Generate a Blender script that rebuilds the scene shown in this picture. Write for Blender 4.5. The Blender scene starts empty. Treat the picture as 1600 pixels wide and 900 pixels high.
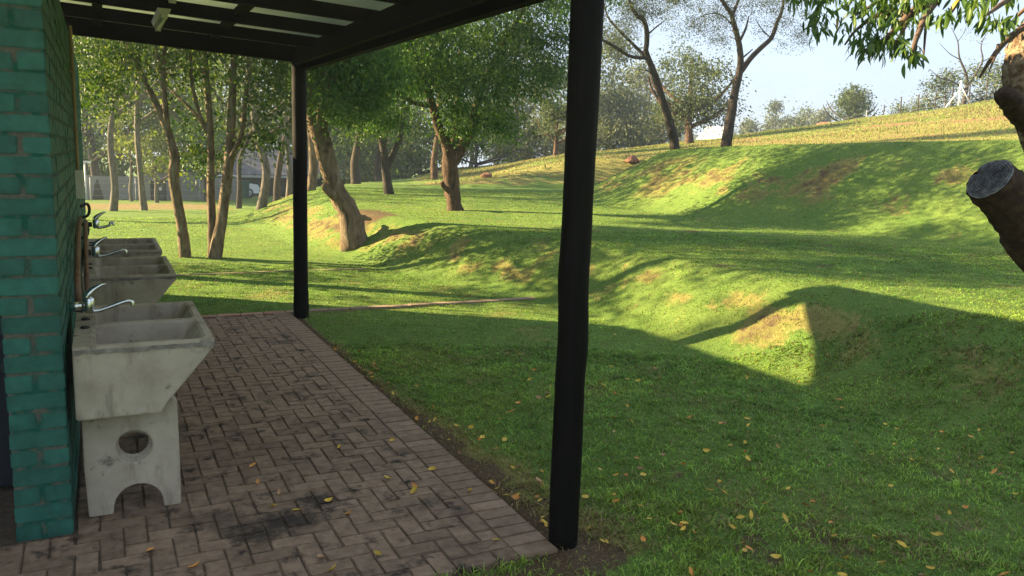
import bpy, bmesh, math, random
import numpy as np
from mathutils import Vector, Matrix, Euler

# ------------------------------------------------------------------ camera, sky, sun, exposure
scene = bpy.context.scene
F_PX, YAW, PITCH, ROLL, EYE = 1260.0, .4718, -.1606, .0323, 1.7511


def cam_axes():
    fwd = np.array([math.sin(YAW) * math.cos(PITCH), math.cos(YAW) * math.cos(PITCH), math.sin(PITCH)])
    r = np.array([math.cos(YAW), -math.sin(YAW), 0.0])
    u = np.cross(r, fwd)
    return math.cos(ROLL) * r + math.sin(ROLL) * u, -math.sin(ROLL) * r + math.cos(ROLL) * u, fwd


C_R, C_U, C_F = cam_axes()
cam_data = bpy.data.cameras.new("camera")
cam = bpy.data.objects.new("camera", cam_data)
scene.collection.objects.link(cam)
cam.matrix_world = Matrix(((C_R[0], C_U[0], -C_F[0], 0), (C_R[1], C_U[1], -C_F[1], 0), (C_R[2], C_U[2], -C_F[2], EYE), (0, 0, 0, 1)))
cam_data.sensor_width = 36.0
cam_data.lens = 36.0 * F_PX / 1600.0
cam_data.clip_start = 0.05
cam_data.clip_end = 3000.0
scene.camera = cam

SUN_EL = math.radians(22.3)
SHADOW_DIR = np.array([1.0, -0.77])            # the way shadows fall on the ground
SHADOW_DIR = SHADOW_DIR / np.linalg.norm(SHADOW_DIR)
world = bpy.data.worlds.new("World")
scene.world = world
world.use_nodes = True
wn = world.node_tree.nodes
wl = world.node_tree.links
wn.clear()
sky = wn.new("ShaderNodeTexSky")
sky.sky_type = 'NISHITA'
sky.sun_disc = False
sky.sun_elevation = SUN_EL
sky.sun_rotation = math.atan2(-SHADOW_DIR[0], -SHADOW_DIR[1])
sky.air_density = 1.0
sky.dust_density = 1.2
sky.ozone_density = 2.0
bg = wn.new("ShaderNodeBackground")
bg.inputs[1].default_value = 0.112
wout = wn.new("ShaderNodeOutputWorld")
# a thin veil of high cloud over the whole sky
wtc = wn.new("ShaderNodeTexCoord")
wmp = wn.new("ShaderNodeMapping"); wmp.inputs["Scale"].default_value = (1.0, 1.0, 2.6)
wl.new(wtc.outputs["Generated"], wmp.inputs[0])
wno = wn.new("ShaderNodeTexNoise"); wno.inputs["Scale"].default_value = 2.2; wno.inputs["Detail"].default_value = 6; wno.inputs["Roughness"].default_value = .55
wl.new(wmp.outputs[0], wno.inputs["Vector"])
wrp = wn.new("ShaderNodeMapRange"); wrp.inputs[1].default_value = .3; wrp.inputs[2].default_value = .7; wrp.inputs[3].default_value = .93; wrp.inputs[4].default_value = 1.0
wl.new(wno.outputs[0], wrp.inputs[0])
wmx = wn.new("ShaderNodeMix"); wmx.data_type = 'RGBA'
wl.new(wrp.outputs[0], wmx.inputs[0]); wl.new(sky.outputs[0], wmx.inputs[6])
wmx.inputs[7].default_value = (.64, .76, .95, 1)
wl.new(wmx.outputs[2], bg.inputs[0])
wl.new(bg.outputs[0], wout.inputs[0])

sun_data = bpy.data.lights.new("sun", 'SUN')
sun_data.energy = 3.0
sun_data.angle = math.radians(0.5)
sun_data.color = (1.0, 0.78, 0.44)
sun = bpy.data.objects.new("sun", sun_data)
scene.collection.objects.link(sun)
to_sun = Vector((-SHADOW_DIR[0] * math.cos(SUN_EL), -SHADOW_DIR[1] * math.cos(SUN_EL), math.sin(SUN_EL)))
sun.rotation_euler = to_sun.to_track_quat('Z', 'Y').to_euler()

scene.view_settings.view_transform = 'Standard'
scene.view_settings.look = 'None'
scene.view_settings.exposure = 3.36
scene.view_settings.gamma = 1.0
scene.render.engine = 'CYCLES'
scene.cycles.use_denoising = True
scene.cycles.denoising_prefilter = 'NONE'
scene.cycles.max_bounces = 7
scene.cycles.diffuse_bounces = 3
scene.cycles.glossy_bounces = 2
scene.cycles.transmission_bounces = 4
scene.cycles.transparent_max_bounces = 4
scene.cycles.volume_bounces = 0

COL = scene.collection
rng = np.random.default_rng(11)
random.seed(5)


# ------------------------------------------------------------------ helpers
def at(px, py, Y):
    """The point at depth Y (metres along the wall) seen at a photo pixel."""
    d = (px - 800) * C_R - (py - 450) * C_U + F_PX * C_F
    return np.array([0, 0, EYE]) + d * (Y / d[1])


def px_size(p):
    """Metres per photo pixel at point p."""
    return float(np.dot(np.asarray(p) - np.array([0, 0, EYE]), C_F)) / F_PX


def tag(o, label=None, cat=None, group=None, kind=None):
    if label: o["label"] = label
    if cat: o["category"] = cat
    if group: o["group"] = group
    if kind: o["kind"] = kind
    return o


def empty(name, loc, label=None, cat=None, group=None):
    o = bpy.data.objects.new(name, None)
    o.empty_display_size = 0.2
    o.location = loc
    COL.objects.link(o)
    tag(o, label, cat, group)
    return o


def link(name, me, parent=None, loc=None, rot=None):
    o = bpy.data.objects.new(name, me)
    COL.objects.link(o)
    if loc is not None: o.location = loc
    if rot is not None: o.rotation_euler = rot
    if parent is not None:
        o.parent = parent
    return o


def np_mesh(name, V, F, mat=None, smooth=False, attrs=None):
    """Mesh from arrays; F an (n,k) array or a list of such arrays."""
    V = np.asarray(V, np.float32)
    if not isinstance(F, list): F = [F]
    F = [np.asarray(f, np.int32) for f in F if len(f)]
    me = bpy.data.meshes.new(name)
    me.vertices.add(len(V))
    me.vertices.foreach_set("co", V.ravel())
    nl = sum(f.size for f in F)
    npoly = sum(len(f) for f in F)
    me.loops.add(nl)
    me.polygons.add(npoly)
    me.loops.foreach_set("vertex_index", np.concatenate([f.ravel() for f in F]))
    tot = np.concatenate([np.full(len(f), f.shape[1], np.int32) for f in F])
    st = np.concatenate([[0], np.cumsum(tot)[:-1]]).astype(np.int32)
    me.polygons.foreach_set("loop_start", st)
    me.polygons.foreach_set("loop_total", tot)
    me.polygons.foreach_set("use_smooth", np.full(npoly, bool(smooth)))
    for an, (typ, arr) in (attrs or {}).items():
        a = me.attributes.new(an, typ, 'POINT')
        if typ == 'FLOAT': a.data.foreach_set("value", np.asarray(arr, np.float32).ravel())
        else: a.data.foreach_set("color", np.asarray(arr, np.float32).ravel())
    me.update()
    me.validate()
    if mat: me.materials.append(mat)
    return me


class MB:
    """Collects shapes for ONE mesh."""
    def __init__(self):
        self.V = []; self.F = {}; self.n = 0

    def add(self, V, F):
        V = np.asarray(V, float)
        for f in (F if isinstance(F, list) else [F]):
            f = np.asarray(f, int)
            if f.ndim == 1: f = f[None]
            if len(f): self.F.setdefault(f.shape[1], []).append(f + self.n)
        self.V.append(V); self.n += len(V)
        return self

    def box(self, lo, hi, rot=0.0, tilt=None):
        lo = np.array(lo, float); hi = np.array(hi, float)
        c = (lo + hi) / 2; h = (hi - lo) / 2
        v = np.array([[sx, sy, sz] for sx in (-1, 1) for sy in (-1, 1) for sz in (-1, 1)], float) * h
        if rot:
            a, b = math.cos(rot), math.sin(rot)
            v = np.c_[v[:, 0] * a - v[:, 1] * b, v[:, 0] * b + v[:, 1] * a, v[:, 2]]
        self.add(v + c, [[0, 1, 3, 2], [4, 6, 7, 5], [0, 4, 5, 1], [2, 3, 7, 6], [0, 2, 6, 4], [1, 5, 7, 3]])
        return self

    def beam(self, a, b, w, h):
        """A straight timber from a to b (centres), w wide, h deep."""
        a = np.array(a, float); b = np.array(b, float)
        d = (b - a) / np.linalg.norm(b - a)
        up = np.array([0, 0, 1.0]) if abs(d[2]) < .9 else np.array([1.0, 0, 0])
        s = np.cross(d, up); s /= np.linalg.norm(s); u = np.cross(s, d)
        v = [p + s * sx * w / 2 + u * su * h / 2 for p in (a, b) for sx, su in ((-1, -1), (1, -1), (1, 1), (-1, 1))]
        self.add(v, [[0, 1, 2, 3], [7, 6, 5, 4], [0, 4, 5, 1], [1, 5, 6, 2], [2, 6, 7, 3], [3, 7, 4, 0]])
        return self

    def tube(self, pts, rad, n=10, sub=4, wob=0.0, seed=0, cap=True):
        P, Rr = resample(pts, rad, sub)
        v, f = tube_arrays(P, Rr, n, wob, seed)
        fs = [f]
        m = len(P)
        if cap:
            v = np.vstack([v, P[0], P[-1]])
            k = m * n
            i = np.arange(n); j = (i + 1) % n
            fs.append(np.c_[np.full(n, k), j, i])
            fs.append(np.c_[np.full(n, k + 1), (m - 1) * n + i, (m - 1) * n + j])
        self.add(v, fs)
        return self

    def prism(self, poly, axis, a, b):
        """Extrude a convex or simple polygon (2-D list) along axis 0/1/2 from a to b."""
        k = len(poly)
        def put(t):
            r = []
            for p, q in poly:
                r.append({0: (t, p, q), 1: (p, t, q), 2: (p, q, t)}[axis])
            return r
        v = put(a) + put(b)
        i = np.arange(k); j = (i + 1) % k
        self.add(v, [np.c_[i, j, j + k, i + k], np.array([list(range(k))[::-1]]), np.array([list(range(k, 2 * k))])])
        return self

    def mesh(self, name, mat=None, smooth=False, attrs=None):
        F = [np.vstack(v) for v in self.F.values()]
        return np_mesh(name, np.vstack(self.V), F, mat, smooth, attrs)

    def build(self, name, mat, parent=None, smooth=False, loc=None):
        me = self.mesh(name, mat, smooth)
        return link(name, me, parent, loc)


def resample(pts, rad, sub):
    P = np.array(pts, float)
    rad = np.array(rad if hasattr(rad, '__len__') else [rad] * len(P), float)
    if len(rad) != len(P): rad = np.interp(np.linspace(0, 1, len(P)), np.linspace(0, 1, len(rad)), rad)
    if sub <= 1 or len(P) < 3: 
        if sub > 1 and len(P) == 2:
            t = np.linspace(0, 1, sub + 1)[:, None]
            return P[0] * (1 - t) + P[1] * t, rad[0] * (1 - t[:, 0]) + rad[1] * t[:, 0]
        return P, rad
    E = np.vstack([2 * P[0] - P[1], P, 2 * P[-1] - P[-2]])
    out = []; ro = []
    for i in range(len(P) - 1):
        p0, p1, p2, p3 = E[i:i + 4]
        for t in np.linspace(0, 1, sub, endpoint=False):
            out.append(.5 * (2 * p1 + (p2 - p0) * t + (2 * p0 - 5 * p1 + 4 * p2 - p3) * t * t + (3 * p1 - p0 - 3 * p2 + p3) * t ** 3))
            ro.append(rad[i] * (1 - t) + rad[i + 1] * t)
    out.append(P[-1]); ro.append(rad[-1])
    return np.array(out), np.array(ro)


def tube_arrays(P, R, n, wob=0.0, seed=0):
    m = len(P)
    T = np.gradient(P, axis=0)
    T /= np.linalg.norm(T, axis=1)[:, None] + 1e-9
    u = np.cross(T[0], [0, 0, 1.0])
    if np.linalg.norm(u) < 1e-3: u = np.array([1.0, 0, 0])
    U = []
    for i in range(m):
        u = u - T[i] * np.dot(u, T[i]); u = u / (np.linalg.norm(u) + 1e-9); U.append(u)
    U = np.array(U); W = np.cross(T, U)
    a = np.linspace(0, 2 * np.pi, n, endpoint=False)
    rr = np.random.default_rng(seed)
    k = np.ones((m, n))
    if wob:
        ph = rr.uniform(0, 6.28, 6)
        s = np.cumsum(np.r_[0, np.linalg.norm(np.diff(P, axis=0), axis=1)])[:, None]
        k += wob * (.5 * np.sin(a * 2 + ph[0] + s * 3) + .35 * np.sin(a * 3 + ph[1] - s * 5) + .3 * np.sin(a * 5 + ph[2] + s * 9))
        k += wob * .5 * rr.standard_normal((m, n))
        k[:, :] = np.clip(k, .5, 1.7)
    V = P[:, None] + (R[:, None] * k)[..., None] * (np.cos(a)[None, :, None] * U[:, None] + np.sin(a)[None, :, None] * W[:, None])
    i = np.arange(m - 1)[:, None] * n; j = np.arange(n)[None]; j2 = (j + 1) % n
    F = np.stack([i + j, i + j2, i + n + j2, i + n + j], -1).reshape(-1, 4)
    return V.reshape(-1, 3), F


def vnoise(x, y, s, seed=0):
    """2-D value noise in 0..1, feature size s."""
    x = np.asarray(x, float) / s + 1000.3; y = np.asarray(y, float) / s + 1000.7
    xi = np.floor(x).astype(np.int64); yi = np.floor(y).astype(np.int64)
    fx = x - xi; fy = y - yi
    fx = fx * fx * (3 - 2 * fx); fy = fy * fy * (3 - 2 * fy)
    def h(a, b):
        n = (a * 374761393 + b * 668265263 + seed * 974711) & 0x7fffffff
        n = ((n ^ (n >> 13)) * 1274126177) & 0x7fffffff
        return ((n ^ (n >> 16)) & 0xffff) / 65535.0
    return (h(xi, yi) * (1 - fx) + h(xi + 1, yi) * fx) * (1 - fy) + (h(xi, yi + 1) * (1 - fx) + h(xi + 1, yi + 1) * fx) * fy


def fbm(x, y, s, seed=0, o=3):
    r = 0; a = .5; t = 0
    for k in range(o):
        r = r + a * vnoise(x, y, s / 2 ** k, seed + k * 7); t += a; a *= .55
    return r / t


def sstep(a, b, x):
    t = np.clip((x - a) / (b - a), 0, 1)
    return t * t * (3 - 2 * t)


# ------------------------------------------------------------------ materials
def new_mat(name):
    m = bpy.data.materials.new(name)
    m.use_nodes = True
    nt = m.node_tree
    nt.nodes.clear()
    out = nt.nodes.new("ShaderNodeOutputMaterial")
    b = nt.nodes.new("ShaderNodeBsdfPrincipled")
    nt.links.new(b.outputs[0], out.inputs[0])
    return m, nt, b, out


def noise_node(nt, scale, detail=4, rough=.6, vec=None, dim='3D'):
    n = nt.nodes.new("ShaderNodeTexNoise")
    n.inputs["Scale"].default_value = scale
    n.inputs["Detail"].default_value = detail
    n.inputs["Roughness"].default_value = rough
    if vec is not None: nt.links.new(vec, n.inputs["Vector"])
    return n


def ramp_node(nt, fac, stops):
    r = nt.nodes.new("ShaderNodeValToRGB")
    while len(r.color_ramp.elements) > 1: r.color_ramp.elements.remove(r.color_ramp.elements[-1])
    for i, (p, c) in enumerate(stops):
        e = r.color_ramp.elements[0] if i == 0 else r.color_ramp.elements.new(p)
        e.position = p; e.color = (*c, 1) if len(c) == 3 else c
    nt.links.new(fac, r.inputs[0])
    return r


def mix_rgb(nt, fac, a, b, mode='MIX'):
    m = nt.nodes.new("ShaderNodeMix")
    m.data_type = 'RGBA'; m.blend_type = mode
    def s(v, i):
        if isinstance(v, (tuple, list)): m.inputs[i].default_value = (*v, 1) if len(v) == 3 else v
        else: nt.links.new(v, m.inputs[i])
    if isinstance(fac, (int, float)): m.inputs[0].default_value = fac
    else: nt.links.new(fac, m.inputs[0])
    s(a, 6); s(b, 7)
    return m.outputs[2]


def coords(nt, kind="Object", scale=None):
    t = nt.nodes.new("ShaderNodeTexCoord")
    o = t.outputs[kind]
    if kind == "World":
        pass
    if scale:
        mp = nt.nodes.new("ShaderNodeMapping")
        mp.inputs["Scale"].default_value = scale
        nt.links.new(o, mp.inputs[0]); o = mp.outputs[0]
    return o


def geo_pos(nt, scale=None):
    g = nt.nodes.new("ShaderNodeNewGeometry")
    o = g.outputs["Position"]
    if scale:
        mp = nt.nodes.new("ShaderNodeMapping")
        mp.inputs["Scale"].default_value = scale
        nt.links.new(o, mp.inputs[0]); o = mp.outputs[0]
    return o


def add_bump(nt, b, h, strength=.3, dist=.01):
    bm = nt.nodes.new("ShaderNodeBump")
    bm.inputs["Strength"].default_value = strength
    bm.inputs["Distance"].default_value = dist
    nt.links.new(h, bm.inputs["Height"])
    nt.links.new(bm.outputs[0], b.inputs["Normal"])


def simple_mat(name, stops, scale=8, rough=.8, bump=0.3, bdist=.004, metallic=0, stretch=None, rand=0.0, spec=.3, detail=5, extra=None, stain=None):
    """Noise-driven colour between stops, world-space so that pieces differ; rand = per-object brightness spread."""
    m, nt, b, out = new_mat(name)
    vec = geo_pos(nt, stretch)
    n = noise_node(nt, scale, detail, .62, vec)
    col = ramp_node(nt, n.outputs[0], stops).outputs[0]
    if extra:
        esc, ecol, lo, hi = extra
        n3 = noise_node(nt, esc, 5, .65, geo_pos(nt))
        f = ramp_node(nt, n3.outputs[0], [(lo, (0, 0, 0)), (hi, (1, 1, 1))]).outputs[0]
        col = mix_rgb(nt, f, col, ecol)
    if stain:
        n4 = noise_node(nt, stain[0], 6, .7, geo_pos(nt, stain[4] if len(stain) > 4 else None))
        f = ramp_node(nt, n4.outputs[0], [(stain[2], (0, 0, 0)), (stain[3], (.85, .85, .85))]).outputs[0]
        col = mix_rgb(nt, f, col, stain[1])
    if rand:
        oi = nt.nodes.new("ShaderNodeObjectInfo")
        mr = nt.nodes.new("ShaderNodeMapRange")
        mr.inputs[3].default_value = 1 - rand; mr.inputs[4].default_value = 1 + rand
        nt.links.new(oi.outputs["Random"], mr.inputs[0])
        hs = nt.nodes.new("ShaderNodeHueSaturation")
        nt.links.new(mr.outputs[0], hs.inputs["Value"]); nt.links.new(col, hs.inputs["Color"])
        col = hs.outputs[0]
    nt.links.new(col, b.inputs["Base Color"])
    b.inputs["Roughness"].default_value = rough
    b.inputs["Metallic"].default_value = metallic
    b.inputs["Specular IOR Level"].default_value = spec
    if bump:
        n2 = noise_node(nt, scale * 4, 6, .7, vec)
        add_bump(nt, b, n2.outputs[0], bump, bdist)
    return m


def leaf_mat(name, dark, mid, light, trans=.35, rough=.55):
    m, nt, b, out = new_mat(name)
    a = nt.nodes.new("ShaderNodeAttribute"); a.attribute_name = "rnd"
    c = ramp_node(nt, a.outputs["Fac"], [(0, dark), (.55, mid), (1, light)]).outputs[0]
    nt.links.new(c, b.inputs["Base Color"])
    b.inputs["Roughness"].default_value = rough
    b.inputs["Specular IOR Level"].default_value = .25
    t = nt.nodes.new("ShaderNodeBsdfTranslucent")
    tc = mix_rgb(nt, 1.0, c, (1.05, 1.1, .42), 'MULTIPLY')
    nt.links.new(tc, t.inputs[0])
    mx = nt.nodes.new("ShaderNodeMixShader")
    mx.inputs[0].default_value = trans
    nt.links.new(b.outputs[0], mx.inputs[1]); nt.links.new(t.outputs[0], mx.inputs[2])
    nt.links.new(mx.outputs[0], out.inputs[0])
    return m


def attr_col_mat(name, trans=.3, rough=.6):
    m, nt, b, out = new_mat(name)
    a = nt.nodes.new("ShaderNodeAttribute"); a.attribute_name = "col"
    nt.links.new(a.outputs["Color"], b.inputs["Base Color"])
    b.inputs["Roughness"].default_value = rough
    b.inputs["Specular IOR Level"].default_value = .2
    t = nt.nodes.new("ShaderNodeBsdfTranslucent")
    nt.links.new(a.outputs["Color"], t.inputs[0])
    mx = nt.nodes.new("ShaderNodeMixShader")
    mx.inputs[0].default_value = trans
    nt.links.new(b.outputs[0], mx.inputs[1]); nt.links.new(t.outputs[0], mx.inputs[2])
    nt.links.new(mx.outputs[0], out.inputs[0])
    return m


M = {}
M['teal'] = simple_mat('teal_paint', [(.3, (.011, .07, .052)), (.55, (.018, .108, .08)), (.8, (.034, .145, .11))], 14, .6, .5, .004, rand=.16, spec=.35,
                       extra=(26, (.16, .15, .13), .70, .76))
M['mortar'] = simple_mat('mortar', [(.3, (.075, .07, .052)), (.6, (.125, .115, .09)), (.85, (.19, .175, .14))], 22, .95, .9, .006, extra=(9, (.010, .088, .06), .44, .56))
M['paver'] = simple_mat('paver_clay', [(.25, (.115, .074, .046)), (.5, (.198, .133, .086)), (.8, (.275, .195, .132))], 17, .85, .7, .003, rand=.2, detail=8,
                        extra=(7, (.03, .02, .014), .55, .67), stain=(1.5, (.035, .024, .016), .53, .66))
M['paver_edge'] = simple_mat('paver_grey', [(.25, (.13, .082, .05)), (.5, (.205, .138, .09)), (.8, (.275, .195, .134))], 17, .85, .7, .003, rand=.2, detail=8,
                             extra=(6.5, (.035, .026, .02), .66, .75))
def soot_patch(m):
    """Dark damp stain spilled across the paving near its middle."""
    nt = m.node_tree
    b = next(n for n in nt.nodes if n.type == 'BSDF_PRINCIPLED')
    src = b.inputs["Base Color"].links[0].from_socket
    g = geo_pos(nt)
    tot = None
    for cx, cy, sx, sy in ((.58, 3.62, .24, .17), (.92, 3.86, .2, .15), (.75, 3.7, .26, .14)):
        mp = nt.nodes.new("ShaderNodeMapping")
        mp.inputs["Location"].default_value = (-cx / sx, -cy / sy, 0); mp.inputs["Scale"].default_value = (1 / sx, 1 / sy, 0)
        nt.links.new(g, mp.inputs[0])
        ln = nt.nodes.new("ShaderNodeVectorMath"); ln.operation = 'LENGTH'; nt.links.new(mp.outputs[0], ln.inputs[0])
        mr = nt.nodes.new("ShaderNodeMapRange"); mr.inputs[1].default_value = 1.5; mr.inputs[2].default_value = .2; mr.inputs[3].default_value = 0; mr.inputs[4].default_value = .55
        nt.links.new(ln.outputs["Value"], mr.inputs[0])
        if tot is None: tot = mr.outputs[0]
        else:
            mx = nt.nodes.new("ShaderNodeMath"); mx.operation = 'MAXIMUM'; nt.links.new(tot, mx.inputs[0]); nt.links.new(mr.outputs[0], mx.inputs[1]); tot = mx.outputs[0]
    ns = noise_node(nt, 16, 8, .75, g)
    ad = nt.nodes.new("ShaderNodeMath"); ad.operation = 'ADD'; nt.links.new(tot, ad.inputs[0]); nt.links.new(ns.outputs[0], ad.inputs[1])
    f = ramp_node(nt, ad.outputs[0], [(.84, (0, 0, 0)), (1.05, (.9, .9, .9))]).outputs[0]
    nt.links.new(mix_rgb(nt, f, src, (.028, .02, .014)), b.inputs["Base Color"])


soot_patch(M['paver'])
M['bed'] = simple_mat('joint_sand', [(.3, (.05, .035, .023)), (.7, (.11, .08, .054))], 30, 1, .8, .006)
M['concrete'] = simple_mat('trough_concrete', [(.25, (.27, .228, .162)), (.5, (.385, .33, .245)), (.8, (.47, .41, .315))], 5, .85, .6, .004, detail=9,
                           extra=(9, (.11, .092, .066), .60, .72), stain=(3.0, (.13, .105, .072), .50, .72, (3.2, 3.2, .7)))
M['concrete_rim'] = simple_mat('trough_worn_rim', [(.25, (.10, .085, .065)), (.55, (.24, .215, .18)), (.8, (.36, .34, .3))], 16, .9, .9, .006, detail=9)
M['black_wood'] = simple_mat('creosoted_pole', [(.3, (.0035, .003, .0027)), (.6, (.007, .006, .0052)), (.85, (.02, .015, .012))], 10, .62, .6, .004, stretch=(6, 6, .7), spec=.08)
M['roof_wood'] = simple_mat('dark_roof_timber', [(.3, (.003, .003, .0033)), (.7, (.008, .0075, .008))], 6, .8, .3, .003, spec=.05)
M['sheet'] = simple_mat('fibreglass_sheet', [(.3, (.34, .36, .34)), (.7, (.5, .52, .48))], 3, .45, .1, .002, spec=.5)
def make_translucent(m, k, col):
    nt = m.node_tree
    out = next(n for n in nt.nodes if n.type == 'OUTPUT_MATERIAL'); b = next(n for n in nt.nodes if n.type == 'BSDF_PRINCIPLED')
    t = nt.nodes.new("ShaderNodeBsdfTranslucent"); t.inputs[0].default_value = (*col, 1)
    mx = nt.nodes.new("ShaderNodeMixShader"); mx.inputs[0].default_value = k
    nt.links.new(b.outputs[0], mx.inputs[1]); nt.links.new(t.outputs[0], mx.inputs[2]); nt.links.new(mx.outputs[0], out.inputs[0])


make_translucent(M['sheet'], .4, (.55, .62, .5))  # roof sheets taken as translucent fibreglass that lets sunlight through
M['cream'] = simple_mat('cream_enamel', [(.3, (.5, .5, .38)), (.7, (.62, .62, .5))], 6, .4, .05)
M['lamp_glass'] = simple_mat('tube_white', [(.3, (.7, .72, .66)), (.7, (.78, .8, .74))], 6, .3, 0)
M['conduit'] = simple_mat('tan_conduit', [(.3, (.24, .17, .075)), (.7, (.36, .27, .13))], 9, .5, .2)
M['copper'] = simple_mat('copper_pipe', [(.3, (.10, .048, .026)), (.55, (.19, .105, .06)), (.8, (.28, .2, .14))], 14, .55, .4, .002)
M['black_rubber'] = simple_mat('black_rubber', [(.3, (.012, .012, .012)), (.7, (.03, .03, .03))], 12, .6, .2)
M['chrome'] = simple_mat('chrome', [(.3, (.6, .62, .63)), (.7, (.75, .77, .78))], 5, .26, 0, metallic=1)
M['plastic_white'] = simple_mat('white_plastic', [(.3, (.6, .62, .63)), (.7, (.72, .73, .74))], 6, .4, 0)
M['door_dark'] = simple_mat('dark_door_paint', [(.3, (.008, .010, .016)), (.7, (.018, .021, .03))], 4, .5, .2)
M['inside'] = simple_mat('dark_interior_wall', [(.3, (.03, .032, .034)), (.7, (.05, .052, .055))], 3, .9, .2)
M['kerb_red'] = simple_mat('red_kerb', [(.3, (.24, .12, .075)), (.6, (.36, .2, .13)), (.85, (.42, .28, .2))], 7, .9, .6, .004, rand=.15)
M['kerb_pale'] = simple_mat('pale_kerb', [(.3, (.17, .12, .07)), (.6, (.26, .19, .12)), (.85, (.33, .26, .17))], 5, .9, .6, .004)
M['bark_tan'] = simple_mat('bark_tan', [(.3, (.05, .034, .02)), (.45, (.15, .105, .065)), (.6, (.22, .165, .105)), (.75, (.32, .26, .18))], 5, .95, 1.0, .03, stretch=(3, 3, .8), detail=10, extra=(3, (.07, .045, .027), .58, .68))
M['bark_red'] = simple_mat('bark_reddish', [(.3, (.028, .018, .012)), (.45, (.085, .05, .032)), (.6, (.14, .088, .056)), (.78, (.23, .16, .105))], 6, .95, 1.0, .04, stretch=(3, 3, .8), detail=10, extra=(3, (.05, .03, .02), .56, .66))
M['bark_grey'] = simple_mat('bark_grey', [(.25, (.06, .05, .04)), (.5, (.14, .12, .095)), (.8, (.24, .21, .17))], 6, .95, 1.0, .02, stretch=(3, 3, .9), detail=8)
M['bark_dark'] = simple_mat('bark_dark', [(.25, (.022, .017, .013)), (.5, (.055, .043, .034)), (.8, (.11, .09, .07))], 9, .95, 1.0, .02, stretch=(3, 3, 1), detail=8)
M['bark_peach'] = simple_mat('bark_peach', [(.3, (.022, .011, .007)), (.5, (.06, .031, .018)), (.72, (.13, .075, .045)), (.9, (.34, .27, .19))], 26, .9, 1.0, .02, stretch=(1, 1, 1.6), detail=9)
M['bark_lichen'] = simple_mat('bark_lichen', [(.3, (.06, .035, .02)), (.46, (.2, .13, .08)), (.58, (.42, .33, .22)), (.85, (.55, .46, .33))], 34, .95, 1.0, .02, detail=9)
M['cut_wood'] = simple_mat('weathered_cut', [(.3, (.035, .034, .033)), (.55, (.06, .06, .06)), (.8, (.13, .13, .128))], 30, .85, .9, .006, detail=9)
M['twig'] = simple_mat('twig', [(.3, (.05, .03, .02)), (.7, (.12, .08, .055))], 20, .8, .3)
M['leaf_deep'] = leaf_mat('leaf_deep', (.028, .075, .018), (.065, .145, .028), (.15, .25, .04))
M['leaf_mid'] = leaf_mat('leaf_mid', (.03, .066, .016), (.068, .125, .024), (.185, .225, .036), .36)
M['leaf_yellow'] = leaf_mat('leaf_yellow', (.07, .10, .015), (.14, .18, .024), (.25, .26, .035), .42)
M['leaf_olive'] = leaf_mat('leaf_olive', (.035, .058, .022), (.07, .10, .036), (.13, .16, .055), .28)
M['leaf_grey'] = leaf_mat('leaf_grey', (.065, .085, .05), (.12, .145, .08), (.19, .2, .11))
M['leaf_peach'] = leaf_mat('leaf_peach', (.03, .065, .016), (.055, .11, .024), (.12, .18, .036), .36, .42)
M['leaf_peach_old'] = leaf_mat('leaf_peach_old', (.25, .2, .03), (.32, .22, .03), (.36, .2, .04), .4, .5)
M['leaf_feather'] = leaf_mat('leaf_feather', (.035, .048, .022), (.065, .085, .038), (.11, .13, .055))
M['fall_yellow'] = simple_mat('fallen_yellow', [(.3, (.42, .26, .03)), (.7, (.6, .42, .06))], 30, .6, .2, rand=.2)
M['fall_orange'] = simple_mat('fallen_orange', [(.3, (.40, .15, .03)), (.7, (.56, .27, .06))], 30, .6, .2, rand=.25)
M['fall_brown'] = simple_mat('fallen_brown', [(.3, (.2, .1, .04)), (.7, (.4, .26, .14))], 30, .7, .2, rand=.3)
M['grass'] = attr_col_mat('grass_blades', .42, .55)
M['grey_wall'] = simple_mat('grey_plaster', [(.3, (.2, .2, .2)), (.7, (.28, .275, .27))], .8, .9, .2, .01)
M['dark_wall'] = simple_mat('dark_plaster', [(.3, (.045, .05, .056)), (.7, (.07, .075, .08))], .8, .9, .2, .01)
M['tile'] = simple_mat('roof_tile', [(.3, (.10, .10, .11)), (.7, (.2, .2, .215))], 3, .8, .4, .01, rand=.1)
M['white_paint'] = simple_mat('white_paint', [(.3, (.7, .71, .73)), (.7, (.8, .81, .82))], 3, .4, .02)
M['blue_shade'] = simple_mat('pale_blue_canvas', [(.3, (.28, .34, .42)), (.7, (.36, .42, .5))], 3, .6, .05)
M['glass_dark'] = simple_mat('dark_glass', [(.3, (.03, .035, .04)), (.7, (.05, .055, .06))], 3, .1, 0, spec=.6)
M['green_bin'] = simple_mat('green_bin', [(.3, (.01, .07, .05)), (.7, (.016, .1, .07))], 3, .5, .05)
M['galv'] = simple_mat('galvanised_post', [(.3, (.34, .35, .35)), (.7, (.45, .46, .46))], 6, .5, .1)
M['stone'] = simple_mat('reddish_boulder', [(.3, (.15, .065, .04)), (.7, (.26, .13, .08))], 3, .95, .8, .03)
M['pillar_tan'] = simple_mat('tan_pillar', [(.3, (.3, .22, .15)), (.7, (.4, .3, .21))], 3, .9, .2)
M['brick_far'] = simple_mat('teal_wall_plain', [(.3, (.010, .13, .11)), (.7, (.016, .19, .16))], 6, .6, .3)


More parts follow.
